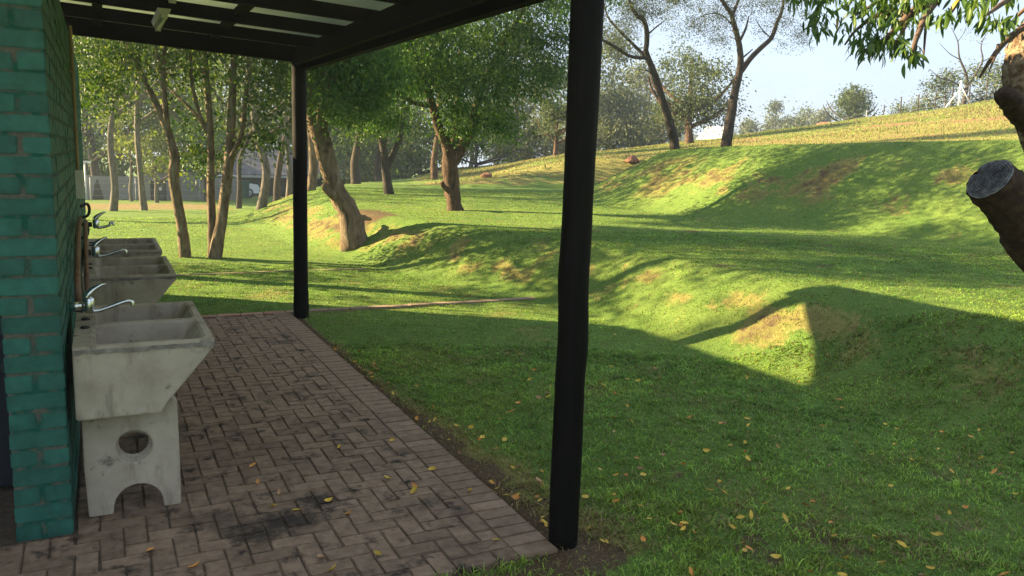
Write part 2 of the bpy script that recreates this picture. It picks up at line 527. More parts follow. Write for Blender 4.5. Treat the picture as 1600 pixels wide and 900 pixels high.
# ------------------------------------------------------------------ terrain
PAVE_X0, PAVE_X1, PAVE_Y0, PAVE_Y1 = -.18, 1.79, 2.97, 8.78
BANK1 = np.array([(5.75, -40), (5.7, -6), (5.7, 3.5), (5.6, 5.5), (5.55, 7), (5.55, 8.6), (5.05, 10.1), (4.6, 11.5), (4.25, 13), (3.9, 14.6), (3.9, 17), (4.1, 20), (4.3, 24), (5.6, 29), (9.5, 37), (15, 48), (30, 80)], float)
BANK2 = np.array([(13.2, -60), (13.0, 5), (12.5, 10), (12.05, 13.5), (12.1, 16.6), (13.0, 19.2), (15.6, 21.3), (19.2, 23.2), (20.5, 25), (19, 27), (15.5, 27.9), (12.6, 27.4), (11.6, 29), (12.6, 33), (17, 45), (36, 90), (200, 500), (900, 500), (900, -60)], float)


def seg_dist(x, y, poly):
    best = np.full(x.shape, 1e9); side = np.ones(x.shape)
    for (ax, ay), (bx, by) in zip(poly[:-1], poly[1:]):
        dx, dy = bx - ax, by - ay
        t = np.clip(((x - ax) * dx + (y - ay) * dy) / (dx * dx + dy * dy), 0, 1)
        d = np.hypot(x - ax - t * dx, y - ay - t * dy)
        c = (x - ax) * dy - (y - ay) * dx
        m = d < best
        best = np.where(m, d, best); side = np.where(m, np.sign(c), side)
    return best, side


def in_poly(x, y, poly):
    r = np.zeros(x.shape, bool)
    n = len(poly)
    for i in range(n):
        ax, ay = poly[i]; bx, by = poly[(i + 1) % n]
        c = ((ay > y) != (by > y))
        with np.errstate(divide='ignore', invalid='ignore'):
            xx = (bx - ax) * (y - ay) / (by - ay if by != ay else 1e-9) + ax
        r ^= c & (x < xx)
    return r


def terrain(x, y, full=False):
    x = np.asarray(x, float); y = np.asarray(y, float)
    shp = x.shape
    x = x.ravel(); y = y.ravel()
    w = (fbm(x, y, 2.6, 3) - .5) * .22
    d1, s1 = seg_dist(x, y, BANK1)
    sd1 = d1 * s1 + w * .7
    hw1 = np.interp(y, [0, 8, 16, 24], [.56, .58, .7, 1.4])
    b1 = .45 * sstep(-hw1, hw1, sd1) + .55 * np.clip((sd1 + hw1) / (2 * hw1), 0, 1)
    d2, _ = seg_dist(x, y, BANK2[:-3])
    sd2 = np.where(in_poly(x, y, BANK2), d2, -d2) + w * 1.1
    b2 = .35 * sstep(-1.4, 1.4, sd2) + .65 * np.clip((sd2 + 1.4) / 2.8, 0, 1)
    lo = -.02 - .035 * np.clip(y - 17, 0, 70) - .12 * sstep(5, 14, -x) * 0
    up = .62 + .012 * np.clip(x - 6, 0, 10) - .022 * np.clip(y - 24, 0, 70)
    far_c = .72 + .68 * sstep(.40, .60, x / np.maximum(y, 1)) - .006 * np.clip(y - 30, 0, 200)
    crest = np.where(y < 22, 2.25 - .025 * (y - 12), np.maximum(far_c, 2.25 - .025 * (y - 12) - .16 * (y - 22)))
    ridge = np.interp(y, [-40, 8, 26.6, 33.8, 39.6, 43, 48, 60.5, 75, 120], [7.2, 6.8, 5.92, 5.2, 4.15, 3.35, 2.45, .9, .1, -.9])
    t = np.clip((x - 15.5) / 28.5, 0, 1)
    t = t ** 1.12
    hill = crest + (ridge - crest) * t - .055 * np.clip(x - 50, 0, 90)
    plane = hill
    hill = hill + (fbm(x, y, 9, 31) - .5) * .5 * sstep(16, 30, x)
    z = lo + b1 * (up - lo)
    z = z + b2 * (hill - z)
    slope1 = b1 * (1 - b1) * 4
    slope2 = b2 * (1 - b2) * 4
    z = z + (fbm(x, y, .8, 9) - .5) * (.012 + .06 * slope1 + .10 * slope2) + (fbm(x, y, .28, 14) - .5) * (.010 + .08 * slope1 + .07 * slope2) + (fbm(x, y, 3.5, 19) - .5) * .03 * sstep(1.9, 3.5, x)
    ins = (x > -6) & (x < PAVE_X1 - .06) & (y > PAVE_Y0 + .05) & (y < PAVE_Y1 + .12)
    z = np.where(ins, -.12, z)
    if full: return z.reshape(shp), b1.reshape(shp), b2.reshape(shp), slope1.reshape(shp), slope2.reshape(shp), plane.reshape(shp)
    return z.reshape(shp)


def tz(x, y): return float(terrain(np.array([x]), np.array([y]))[0])


def masks(x, y):
    """soil (0..1), dry (0..1) at ground points: bare red earth and straw-coloured grass."""
    z, b1, b2, s1, s2, plane = terrain(x, y, True)
    n1 = fbm(x, y, 1.1, 41, 4); n2 = fbm(x, y, .28, 51, 4); n3 = fbm(x, y, 4, 61)
    soil = np.zeros(x.shape); dry = np.zeros(x.shape)
    # worn strip beside the paving, and the bare patch before the near post
    e = np.abs(x - (PAVE_X1 + .06)) ; strip = (x > PAVE_X1 - .1) * (y > PAVE_Y0 - .2) * (y < 8.9)
    wd = np.interp(y, [2.5, 3.2, 4.5, 6, 8.6], [.36, .30, .20, .12, .06])
    soil = np.maximum(soil, strip * sstep(1.0, .2, (x - PAVE_X1) / wd + (n2 - .5) * 1.2))
    soil = np.maximum(soil, sstep(.75, .2, np.hypot((x - 1.5) / .8, (y - 2.75) / .33) + (n2 - .5) * 1.3) * .9)
    soil = np.maximum(soil, sstep(.66, .78, n2 * .6 + n1 * .4 + .06 * sstep(3.3, 1.8, y) + .05 * sstep(4.5, 2, x)) * (x > 1.8) * (x < 6) * (y < 6.5) * .6)
    dry = np.maximum(dry, strip * sstep(1.3, .3, (x - PAVE_X1) / (wd * 1.5) + (n2 - .5) * .8) * .9)
    # bank faces
    soil = np.maximum(soil, s1 * sstep(.42, .60, n1 * .4 + n2 * .6) * np.interp(y, [4, 5.5], [.26, .52]))
    dry = np.maximum(dry, s1 * (.25 + .6 * sstep(.38, .62, n1 * .4 + n2 * .6)) * np.interp(y, [3.6, 5.2], [.6, 1]))
    dry = np.maximum(dry, .5 * sstep(.52, .72, n2 * .55 + fbm(x, y, .7, 57) * .45) * (x < 16))
    soil = np.maximum(soil, s2 * sstep(.42, .60, n1 * .4 + n2 * .6) * .52 * (x < 18))
    dry = np.maximum(dry, s2 * (.3 + .55 * sstep(.40, .62, n1 * .4 + n2 * .3 + n3 * .3)))
    # upper lawn bare spots
    for cx, cy, r in ((8.6, 10.4, .55), (9.2, 8.1, .5), (6.2, 7.0, .3), (7.4, 6.6, .25)):
        soil = np.maximum(soil, sstep(1.0, .3, np.hypot((x - cx) / r, (y - cy) / (r * .8)) + (n2 - .5) * 1.2) * .6)
    # earth round the leaning tree
    soil = np.maximum(soil, sstep(1.1, .2, np.hypot((x - 4.4) / .9, (y - 15.2) / 1.6) + (n1 - .5)) * .8)
    # dirt track beyond the far left lawn
    trk = sstep(30.5, 33, y) * sstep(42, 39, y) * sstep(6, 4, x)
    soil = np.maximum(soil, trk * .55 * sstep(.25, .5, n3 * .6 + n1 * .4 + .1))
    # the hillside: straw grass with a red cutting across it
    hillm = sstep(15.3, 17.5, x) * b2 + b2 * sstep(26, 29, y) * sstep(20, 15, x)
    hillm = np.clip(hillm, 0, 1)
    dry = np.maximum(dry, hillm * (.5 + .4 * sstep(.35, .6, n3)))
    cut = np.exp(-((x - (25 + .10 * (y - 16) + (n1 - .5) * 3)) / 1.3) ** 2) * sstep(9, 14, y) * sstep(34, 27, y)
    cut2 = np.exp(-((x - (19.5 + .05 * (y - 16) + (n1 - .5) * 2)) / .8) ** 2) * sstep(8, 10, y) * sstep(28, 22, y) * .6
    soil = np.maximum(soil, np.clip(cut + cut2, 0, 1) * sstep(.33, .55, n1 * .6 + n2 * .4) * .9)
    soil = np.maximum(soil, b2 * (1 - hillm) * 0)
    return np.clip(soil, 0, 1), np.clip(dry, 0, 1), hillm


def spaced(lo, a, b, hi, step, grow):
    m = list(np.arange(a, b + 1e-6, step))
    s = step; v = b; r = []
    while v < hi:
        s *= grow; v += s; r.append(v)
    s = step; v = a; l = []
    while v > lo:
        s *= grow; v -= s; l.append(v)
    return np.array(l[::-1] + m + r)


gx_ = spaced(-260, -1.5, 17, 300, .11, 1.07)
gy_ = spaced(-60, 1.5, 24, 330, .11, 1.06)
GX, GY = np.meshgrid(gx_, gy_)
GZ = terrain(GX, GY)
soil_, dry_, hill_ = masks(GX, GY)
nx_, ny_ = len(gx_), len(gy_)
i_ = (np.arange(ny_ - 1)[:, None] * nx_ + np.arange(nx_ - 1)[None]).ravel()
gF = np.c_[i_, i_ + 1, i_ + nx_ + 1, i_ + nx_]

gm, nt, b, out = new_mat('lawn_ground')
a = nt.nodes.new("ShaderNodeAttribute"); a.attribute_name = "col"
sep = nt.nodes.new("ShaderNodeSeparateColor"); nt.links.new(a.outputs["Color"], sep.inputs[0])
pos = geo_pos(nt)
nA = noise_node(nt, .9, 6, .65, pos); nB = noise_node(nt, 14, 6, .7, pos); nC = noise_node(nt, 60, 4, .7, pos)
green = ramp_node(nt, nB.outputs[0], [(.25, (.045, .08, .016)), (.5, (.09, .155, .032)), (.8, (.17, .25, .053))]).outputs[0]
green2 = ramp_node(nt, nA.outputs[0], [(.3, (.085, .16, .03)), (.7, (.18, .235, .055))]).outputs[0]
green = mix_rgb(nt, .5, green, green2)
dryc = ramp_node(nt, nB.outputs[0], [(.25, (.12, .115, .03)), (.55, (.215, .2, .06)), (.8, (.31, .275, .1))]).outputs[0]
soilc = ramp_node(nt, nC.outputs[0], [(.25, (.05, .033, .019)), (.5, (.105, .07, .040)), (.8, (.19, .135, .085))]).outputs[0]
soilf = ramp_node(nt, nB.outputs[0], [(.25, (.13, .075, .038)), (.55, (.24, .145, .075)), (.8, (.33, .215, .125))]).outputs[0]
soilm = mix_rgb(nt, sep.outputs[2], soilc, soilf)
nBB = noise_node(nt, 7, 8, .8, pos)
def brk(s, n, k):
    mth = nt.nodes.new("ShaderNodeMath"); mth.operation = 'MULTIPLY_ADD'
    nt.links.new(n, mth.inputs[0]); mth.inputs[1].default_value = k; nt.links.new(s, mth.inputs[2])
    sb = nt.nodes.new("ShaderNodeMath"); sb.operation = 'SUBTRACT'; nt.links.new(mth.outputs[0], sb.inputs[0]); sb.inputs[1].default_value = k * .5
    return ramp_node(nt, sb.outputs[0], [(.40, (0, 0, 0)), (.60, (1, 1, 1))]).outputs[0]
c1 = mix_rgb(nt, brk(sep.outputs[1], nB.outputs[0], .9), green, dryc)
c2 = mix_rgb(nt, brk(sep.outputs[0], nBB.outputs[0], 1.5), c1, soilm)
nt.links.new(c2, b.inputs["Base Color"])
b.inputs["Roughness"].default_value = .95
b.inputs["Specular IOR Level"].default_value = .1
add_bump(nt, b, nC.outputs[0], .8, .03)
far_soil = np.clip(hill_ + (GY > 27), 0, 1)
gme = np_mesh('ground', np.c_[GX.ravel(), GY.ravel(), GZ.ravel()], gF, gm, True,
              {'col': ('FLOAT_COLOR', np.c_[soil_.ravel(), dry_.ravel(), far_soil.ravel(), np.ones(GX.size)])})
tag(link('ground', gme), kind='structure')


# ------------------------------------------------------------------ grass
def blades(name, x, y, h, w, dry, soil, label, seed, lean=.6, tone=None):
    n = len(x)
    r = np.random.default_rng(seed)
    z = terrain(x, y) - .004
    az = r.uniform(0, 2 * np.pi, n)
    ln = h * r.uniform(.15, lean, n)
    d = np.c_[np.cos(az), np.sin(az), np.zeros(n)]
    sd = np.c_[-np.sin(az + r.normal(0, .5, n)), np.cos(az), np.zeros(n)]
    p = np.c_[x, y, z]
    up = np.array([0, 0, 1.0])
    v0 = p - sd * (w / 2)[:, None]; v1 = p + sd * (w / 2)[:, None]
    m = p + up * (h * .6)[:, None] + d * (ln * .35)[:, None]
    v2 = m - sd * (w * .42)[:, None]; v3 = m + sd * (w * .42)[:, None]
    v4 = p + up * (h * r.uniform(.82, 1.0, n))[:, None] + d * ln[:, None]
    V = np.stack([v0, v1, v2, v3, v4], 1).reshape(-1, 3)
    o = np.arange(n)[:, None] * 5
    Q = o + np.array([[0, 1, 3, 2]]); T = o + np.array([[2, 3, 4]])
    t = r.uniform(0, 1, n)[:, None] ** 1.25
    gn = fbm(x, y, .9, 71)[:, None]; gn2 = fbm(x, y, .25, 72)[:, None]
    g = np.array([.062, .125, .02]) * (1 - t) + np.array([.19, .32, .045]) * t
    dc = np.hypot(x, y)
    ga = vnoise(x, y, .045, 73); gb = vnoise(x, y, .11, 74); gc = vnoise(x, y, .28, 75)
    gn3 = np.where(dc < 5, .55 * ga + .45 * gb, np.where(dc < 10, .35 * ga + .4 * gb + .25 * gc, .2 * ga + .35 * gb + .45 * gc))[:, None]
    g = 1.42 * g * (.75 + .5 * gn) * (.7 + .6 * gn2) * (.3 + 1.4 * gn3)
    g = g + np.array([.075, .05, .004]) * sstep(.45, .75, gn)
    dr = np.array([.16, .13, .045]) * (1 - t) + np.array([.38, .31, .13]) * t
    k = (r.uniform(0, 1, n) < dry * .92 + .09)[:, None]
    col = np.where(k, dr, g)
    if tone is not None: col = col * tone
    # shade between blades painted in: bases browner and darker, tips lighter
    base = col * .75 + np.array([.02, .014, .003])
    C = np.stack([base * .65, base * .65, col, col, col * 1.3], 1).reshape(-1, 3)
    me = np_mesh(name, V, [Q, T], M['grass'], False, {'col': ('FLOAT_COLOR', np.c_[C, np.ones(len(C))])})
    o = link(name, me)
    tag(o, label, 'grass', kind='stuff')
    return o


def scatter(n, d0, d1, a0=-12, a1=66, seed=0):
    r = np.random.default_rng(seed)
    d = np.sqrt(r.uniform(d0 ** 2, d1 ** 2, n)); az = np.radians(r.uniform(a0, a1, n))
    return d * np.sin(az), d * np.cos(az), d, r


def lawn(n, d0, d1, h0, h1, wk, seed):
    x, y, d, r = scatter(n, d0, d1, seed=seed)
    clump = .5 * fbm(x, y, .16, 81) + .5 * vnoise(x, y, .06, 83)
    s, dr, hl = masks(x, y)
    inpave = (x > -8) & (x < PAVE_X1 + .012 + .02 * (vnoise(x, y, .1, 5) - .5)) & (y > PAVE_Y0 - .01) & (y < PAVE_Y1 + .14)
    kerb = ((np.abs(y - 8.86) < .045) & (x < 5.1)) | ((np.abs(y - 12.0) < .03) & (x < 3.3))
    left = (x < -.42) & (y < 11)
    keep = ~inpave & ~kerb & ~left & (r.uniform(0, 1, n) > s * .78) & (hl < .5) & (r.uniform(0, 1, n) < .45 + .9 * clump)
    x, y, d, s, dr, clump = x[keep], y[keep], d[keep], s[keep], dr[keep], clump[keep]
    h = r.uniform(h0, h1, len(x)) * (.35 + 1.3 * clump ** 1.4)
    w = np.maximum(.0046, d * wk) * r.uniform(.7, 1.3, len(x))
    return x, y, h, w, dr, s


parts = [lawn(78000, 1.7, 4.2, .018, .045, .0017, 1), lawn(135000, 4.2, 7.5, .016, .04, .0012, 2),
         lawn(150000, 7.5, 13, .014, .03, .0008, 3), lawn(130000, 13, 26, .012, .026, .0009, 4)]
X_, Y_, H_, W_, D_, S_ = [np.concatenate(q) for q in zip(*parts)]
blades('lawn_grass', X_, Y_, H_, W_, D_, S_, 'short green lawn grass covering the terraces', 5, 1.7)
# the taller straw grass of the hillside
x, y, d, r = scatter(200000, 17, 62, 12, 66, seed=9)
s, dr, hl = masks(x, y)
k = (hl > .4) & (r.uniform(0, 1, len(x)) > s) & (r.uniform(0, 1, len(x)) < .2 + 1.2 * fbm(x, y, 1.8, 33))
x, y, d, s, dr = x[k], y[k], d[k], s[k], dr[k]
blades('hill_grass', x, y, r.uniform(.03, .10, len(x)) * (.3 + 1.2 * fbm(x, y, 3, 34)) * np.interp(d, [17, 30, 60], [.5, .9, 1.2]), d * .0006 * r.uniform(.7, 1.3, len(x)), dr * .62, s,
       'tall straw-coloured grass on the sunlit hillside', 6, .8, tone=np.array([1.0, .92, 1.15]))

# ------------------------------------------------------------------ paving and kerbs
paving = empty('paving', (0.8, 5.8, 0)); paving['kind'] = 'structure'
PO = np.array([0.8, 5.8, 0])
S = .0978
XE = 1.586


def paver_mesh(w, l, mat, seed, jit=.0016):
    bm = bmesh.new()
    bmesh.ops.create_cube(bm, size=1)
    rr = random.Random(seed)
    for v in bm.verts:
        v.co = Vector((v.co.x * w + rr.uniform(-jit, jit), v.co.y * l + rr.uniform(-jit, jit), v.co.z * .05 - .025))
    bmesh.ops.bevel(bm, geom=[e for e in bm.edges if all(v.co.z > -.01 for v in e.verts)], offset=.005, segments=2, affect='EDGES')
    me = bpy.data.meshes.new('paver'); bm.to_mesh(me); bm.free()
    me.materials.append(mat)
    for p in me.polygons: p.use_smooth = False
    return me


GAP = .0045
pm = {}
for key, (w, l, mt) in {'x': (2 * S - GAP, S - GAP, 'paver'), 'y': (S - GAP, 2 * S - GAP, 'paver'), 'h': (S - GAP, S - GAP, 'paver'), 'b': (.2 - GAP * .5, S - GAP, 'paver_edge')}.items():
    pm[key] = [paver_mesh(w, l, M[mt], 10 + i) for i in range(4)]
spots = []
Y0 = 3.145
jmin, jmax = -2, 56
for j in range(jmin, jmax + 1):
    yc = Y0 + (j + .5) * S
    if yc < PAVE_Y0 or yc > PAVE_Y1: continue
    imax = 17 if yc > 3.97 else 27
    def inside(i, jj):
        yy = Y0 + (jj + .5) * S
        return 0 <= i <= (17 if yy > 3.97 else 27) and PAVE_Y0 < yy < PAVE_Y1
    for i in range(0, imax + 1):
        xc = XE - (i + .5) * S
        k = (-i - j) % 4
        if k == 0:
            if inside(i - 1, j): spots.append(('x', xc + S / 2, yc))
            else: spots.append(('h', xc, yc))
        elif k == 1:
            if not inside(i + 1, j): spots.append(('h', xc, yc))
        elif k == 3:
            if inside(i, j + 1): spots.append(('y', xc, yc + S / 2))
            else: spots.append(('h', xc, yc))
        elif k == 2:
            if not inside(i, j - 1): spots.append(('h', xc, yc))
for n in range(-2, 58):
    yc = Y0 + (n + .5) * S
    if yc < PAVE_Y0 or yc > PAVE_Y1: continue
    spots.append(('b', XE + .1, yc))
spots.sort(key=lambda s: math.hypot(s[1], s[2]))
rest = {'paver': MB(), 'paver_edge': MB()}
for q, (k, x, y) in enumerate(spots):
    me = pm[k][random.randrange(4)]
    dz = random.gauss(0, .0011) - .0018 * (vnoise(x, y, .7, 3) - .5) * 2
    rz = random.gauss(0, .008)
    rx, ry = random.gauss(0, .005), random.gauss(0, .005)
    x += random.gauss(0, .0008); y += random.gauss(0, .0008)
    if q < 300:
        link('paver', me, paving, Vector((x, y, dz)) - Vector(PO), (rx, ry, rz))
    else:
        mat4 = Matrix.Translation((x - PO[0], y - PO[1], dz)) @ Euler((rx, ry, rz)).to_matrix().to_4x4()
        V = np.array([mat4 @ v.co for v in me.vertices])
        byk = {}
        for p in me.polygons: byk.setdefault(len(p.vertices), []).append(list(p.vertices))
        rest['paver_edge' if k == 'b' else 'paver'].add(V, [np.array(v) for v in byk.values()])
for mt, mb in rest.items():
    if mb.n: tag(mb.build('paver', M[mt], paving), kind='stuff')
MB().box((-1.1 - PO[0], PAVE_Y0 + .01 - PO[1], -.09), (PAVE_X1 - .004 - PO[0], PAVE_Y1 - PO[1], -.0065)).build('joint_sand', M['bed'], paving)

kerb = empty('kerb', (2.4, 8.86, 0)); kerb['kind'] = 'structure'
x = -.15
kk = 0
while x < 5.0:
    l = .225
    mb = MB().box((x - 2.4, -.05 + random.gauss(0, .003), -.08), (x + l - 2.4, .05 + random.gauss(0, .003), .004 + random.gauss(0, .002)))
    mb.build('kerb_brick', M['kerb_red'] if x < 1.7 else M['kerb_pale'], kerb)
    x += l + .012
kerb2 = empty('kerb', (1.7, 12.0, 0)); kerb2['kind'] = 'structure'
x = -.4
while x < 2.9:
    zz = tz(x + .4, 12.0)
    MB().box((x - 1.7, -.03, zz - .08), (x + .79 - 1.7, .03, zz + .012)).build('kerb_stone', M['kerb_pale'], kerb2)
    x += .80

# ------------------------------------------------------------------ the teal brick wall
WX1, WX0, WY0, WY1 = -.184, -.406, 3.95, 11.1
CH = .0852
house = empty('wash_house', (WX0, WY0, 0), 'teal painted brick wash-house with grey mortar joints and concrete troughs along it', 'building')
HO = np.array([WX0, WY0, 0])
wall = MB().box((WX0 + .005 - HO[0], .006, -.1), (WX1 - .005 - HO[0], WY1 - WY0 - .01, 2.66)).build('wall', M['mortar'], house)


def brick_mesh(lx, ly, seed):
    bm = bmesh.new()
    bmesh.ops.create_cube(bm, size=1)
    rr = random.Random(seed)
    for v in bm.verts:
        v.co = Vector((v.co.x * lx + rr.uniform(-.002, .002), v.co.y * ly + rr.uniform(-.0025, .0025), v.co.z * .0715 + rr.uniform(-.0025, .0025)))
    bmesh.ops.bevel(bm, geom=list(bm.edges), offset=.0042, segments=2, affect='EDGES')
    me = bpy.data.meshes.new('brick'); bm.to_mesh(me); bm.free()
    me.materials.append(M['teal'])
    for p in me.polygons: p.use_smooth = False
    return me


bk = {'s': [brick_mesh(.222, .104, 30 + i) for i in range(5)], 'h': [brick_mesh(.1015, .222, 40 + i) for i in range(5)], 'hs': [brick_mesh(.1015, .104, 50 + i) for i in range(4)],
      'r': [brick_mesh(.106, .222, 60 + i) for i in range(5)]}
bspots = []
for c in range(31):
    z = (c + .38) * CH
    if c % 2 == 1:      # a stretcher across the end of the wall
        bspots.append(('s', (WX0 + WX1) / 2, WY0 + .052, z, 0))
        y = WY0 + .104 + .012
    else:               # two headers side by side
        bspots.append(('h', WX0 + .0508, WY0 + .111, z, 0)); bspots.append(('h', WX1 - .0508, WY0 + .111, z, 0))
        y = WY0 + .222 + .012
    while y + .222 < WY1:
        bspots.append(('r', WX1 - .053, y + .111, z, 1))
        y += .234
bspots.sort(key=lambda s: (s[4] and s[2] > WY0 + .3, s[2] + .12 * abs(s[3] - 1.2)))
rest = MB()
for q, (k, x, y, z, side) in enumerate(bspots):
    me = random.choice(bk[k])
    flip = Matrix.Rotation(math.pi * random.choice((0, 1)), 4, 'Z')
    jx = random.gauss(0, .0012)
    if q < 300:
        link('brick', me, wall, Vector((x + jx, y, z + random.gauss(0, .001))) - Vector(HO), (random.gauss(0, .006), random.gauss(0, .006), random.gauss(0, .006) + random.choice((0, math.pi))))
    else:
        V = np.array([v.co for v in me.vertices]) + np.array([x + jx, y, z]) - HO
        byk = {}
        for p in me.polygons: byk.setdefault(len(p.vertices), []).append(list(p.vertices))
        rest.add(V, [np.array(v) for v in byk.values()])
o = rest.build('brick', M['teal'], wall); o['kind'] = 'stuff'
# the rest of the building, to the left of the wall and out of frame
MB().box((-6.0 - HO[0], 5.152 - HO[1], -.1), (WX0 - .02 - HO[0], WY1 - .012 - HO[1], 2.62)).build('wall', M['brick_far'], house)
MB().prism([(-6.4 - HO[0], 3.02), (-6.4 - HO[0], 3.12), (-.64 - HO[0], 2.93), (-.64 - HO[0], 2.83)], 1, 3.6 - HO[1], 11.22 - HO[1]).build('main_roof', M['roof_wood'], house)
MB().box((-1.35 - HO[0], 5.05 - HO[1], -.1), (WX0 - .004 - HO[0], 5.15 - HO[1], 2.9)).build('wall', M['inside'], house)
dr = MB().box((-1.33 - HO[0], 4.60 - HO[1], .02), (WX0 - .02 - HO[0], 4.64 - HO[1], 2.05)).build('door', M['door_dark'], house)
MB().box((-1.33 - HO[0], 4.585 - HO[1], .62), (WX0 - .02 - HO[0], 4.5985 - HO[1], .66)).build('door_rail', M['inside'], dr)


# ------------------------------------------------------------------ verandah roof and poles
def zroof(x): return 2.872 - .042 * x           # underside of the sheets


ver = empty('verandah_roof', (0.8, 5.8, 2.6), 'flat dark timbered verandah roof over the brick paving', 'roof')
VO = np.array([0.8, 5.8, 2.6])
def vb(name, a, b, w, h, mat='roof_wood'):
    return MB().beam(np.array(a) - VO, np.array(b) - VO, w, h).build(name, M[mat], ver)


YR0, YR1 = 2.80, 8.72
vb('fascia_beam', (1.93, YR0, 2.495 + .10), (1.93, YR1, 2.575 + .10), .07, .20)
vb('wall_plate', (1.80, YR0, 2.53 + .08), (1.80, 8.52, 2.60 + .08), .05, .16)
vb('wall_plate', (-.30, YR0, zroof(-.3) - .06), (-.30, YR1, zroof(-.3) - .06), .10, .08)
vb('cross_beam', (-.42, 8.60, zroof(-.42) - .080), (1.89, 8.60, zroof(1.89) - .080), .07, .152)
for yr in (7.72, 6.86, 5.98, 5.10, 4.22, 3.34, 2.86):
    vb('rafter', (-.42, yr, zroof(-.42) - .061), (1.89, yr, zroof(1.89) - .061), .052, .098)
for xp in (1.02, .03):
    for k_, (ya, yb_) in enumerate(((2.9, 3.3), (3.38, 5.94), (6.02, 7.68), (7.76, 8.55))):
        vb('purlin', (xp, ya, zroof(xp) - .028), (xp, yb_, zroof(xp) - .028), .075, .05)
# corrugated sheets, ridges across the verandah
per = .076
ys = np.arange(YR0, YR1 + .02, per / 6)
zz = .009 * np.sin(ys / per * 2 * np.pi)
sheetn = 0
w0 = 0
step = int(round(.84 / (per / 6)))
while w0 < len(ys) - 2:
    seg = slice(w0, min(w0 + step + 3, len(ys)))
    yy, z1 = ys[seg], zz[seg] + .009 + .0022 * (sheetn % 2)
    n = len(yy)
    V = []
    for xx in (-.62, 2.12):
        for t in (0, .0012):
            V += [(xx - VO[0], yv - VO[1], zroof(xx) + zv + t - VO[2]) for yv, zv in zip(yy, z1)]
    i = np.arange(n - 1)
    F = np.vstack([np.c_[i, i + 1, 2 * n + i + 1, 2 * n + i], np.c_[n + i, 3 * n + i, 3 * n + i + 1, n + i + 1], np.c_[i, n + i, n + i + 1, i + 1], np.c_[2 * n + i, 2 * n + i + 1, 3 * n + i + 1, 3 * n + i]])
    link('roof_sheet', np_mesh('roof_sheet', V, F, M['sheet'], True), ver)
    w0 += step; sheetn += 1


def pole(x, y, r, top, label, seed, kinks):
    root = empty('wooden_pole', (x, y, 0), label, 'post', 'verandah poles')
    zs = np.linspace(-.15, top, 26)
    pts = []; rad = []
    for z in zs:
        dx = dy = 0; rr = r
        for kz, kx, kr, ks in kinks:
            g = math.exp(-((z - kz) / ks) ** 2); dx += kx * g; rr += kr * g
        pts.append((dx, dy, z)); rad.append(rr)
    MB().tube(pts, rad, 20, 2, .010, seed).build('shaft', M['black_wood'], root, True)
    return root


pole(1.85, 3.02, .067, 2.50, 'thick black timber pole standing nearest, at the corner of the paving', 3, [(1.25, -.006, .003, .10), (.95, .008, .003, .08), (.3, 0, .003, .3), (2.3, .003, .004, .4)])
pole(1.855, 8.60, .074, 2.66, 'black timber pole at the far corner of the paving, by the red kerb', 4, [(.1, 0, .008, .15), (1.7, .004, .003, .3)])


# ------------------------------------------------------------------ batten lights
def batten(x, y0, y1, z, label):
    root = empty('batten_light', (x, (y0 + y1) / 2, z), label, 'light fitting', 'batten lights')
    h = (y1 - y0) / 2
    MB().prism([(-.045, .03), (.045, .03), (.03, -.004), (-.03, -.004)], 1, -h, h).build('housing', M['cream'], root)
    MB().tube([(0, -h + .04, -.018), (0, h - .04, -.018)], .013, 10, 1).build('tube', M['lamp_glass'], root, True)
    for s in (-1, 1):
        MB().box((-.02, s * (h - .02) - .02, -.034), (.02, s * (h - .02) + .02, -.004)).build('lamp_holder', M['cream'], root)
    MB().box((-.02, -.03, .03), (.02, .03, .075)).build('bracket', M['cream'], root)
    return root


batten(.44, 6.28, 7.02, 2.66, 'small cream batten light under the roof, the one farther along the wall')
batten(.44, 5.0, 5.62, 2.66, 'small cream batten light cut off by the top of the picture')


# ------------------------------------------------------------------ laundry troughs
def rrect(x0, x1, y0, y1, r, k=4):
    p = []
    for cx, cy, a in ((x1 - r, y1 - r, 0), (x0 + r, y1 - r, 90), (x0 + r, y0 + r, 180), (x1 - r, y0 + r, 270)):
        for t in range(k + 1):
            an = math.radians(a + 90 * t / k)
            p.append((cx + r * math.cos(an), cy + r * math.sin(an)))
    return p


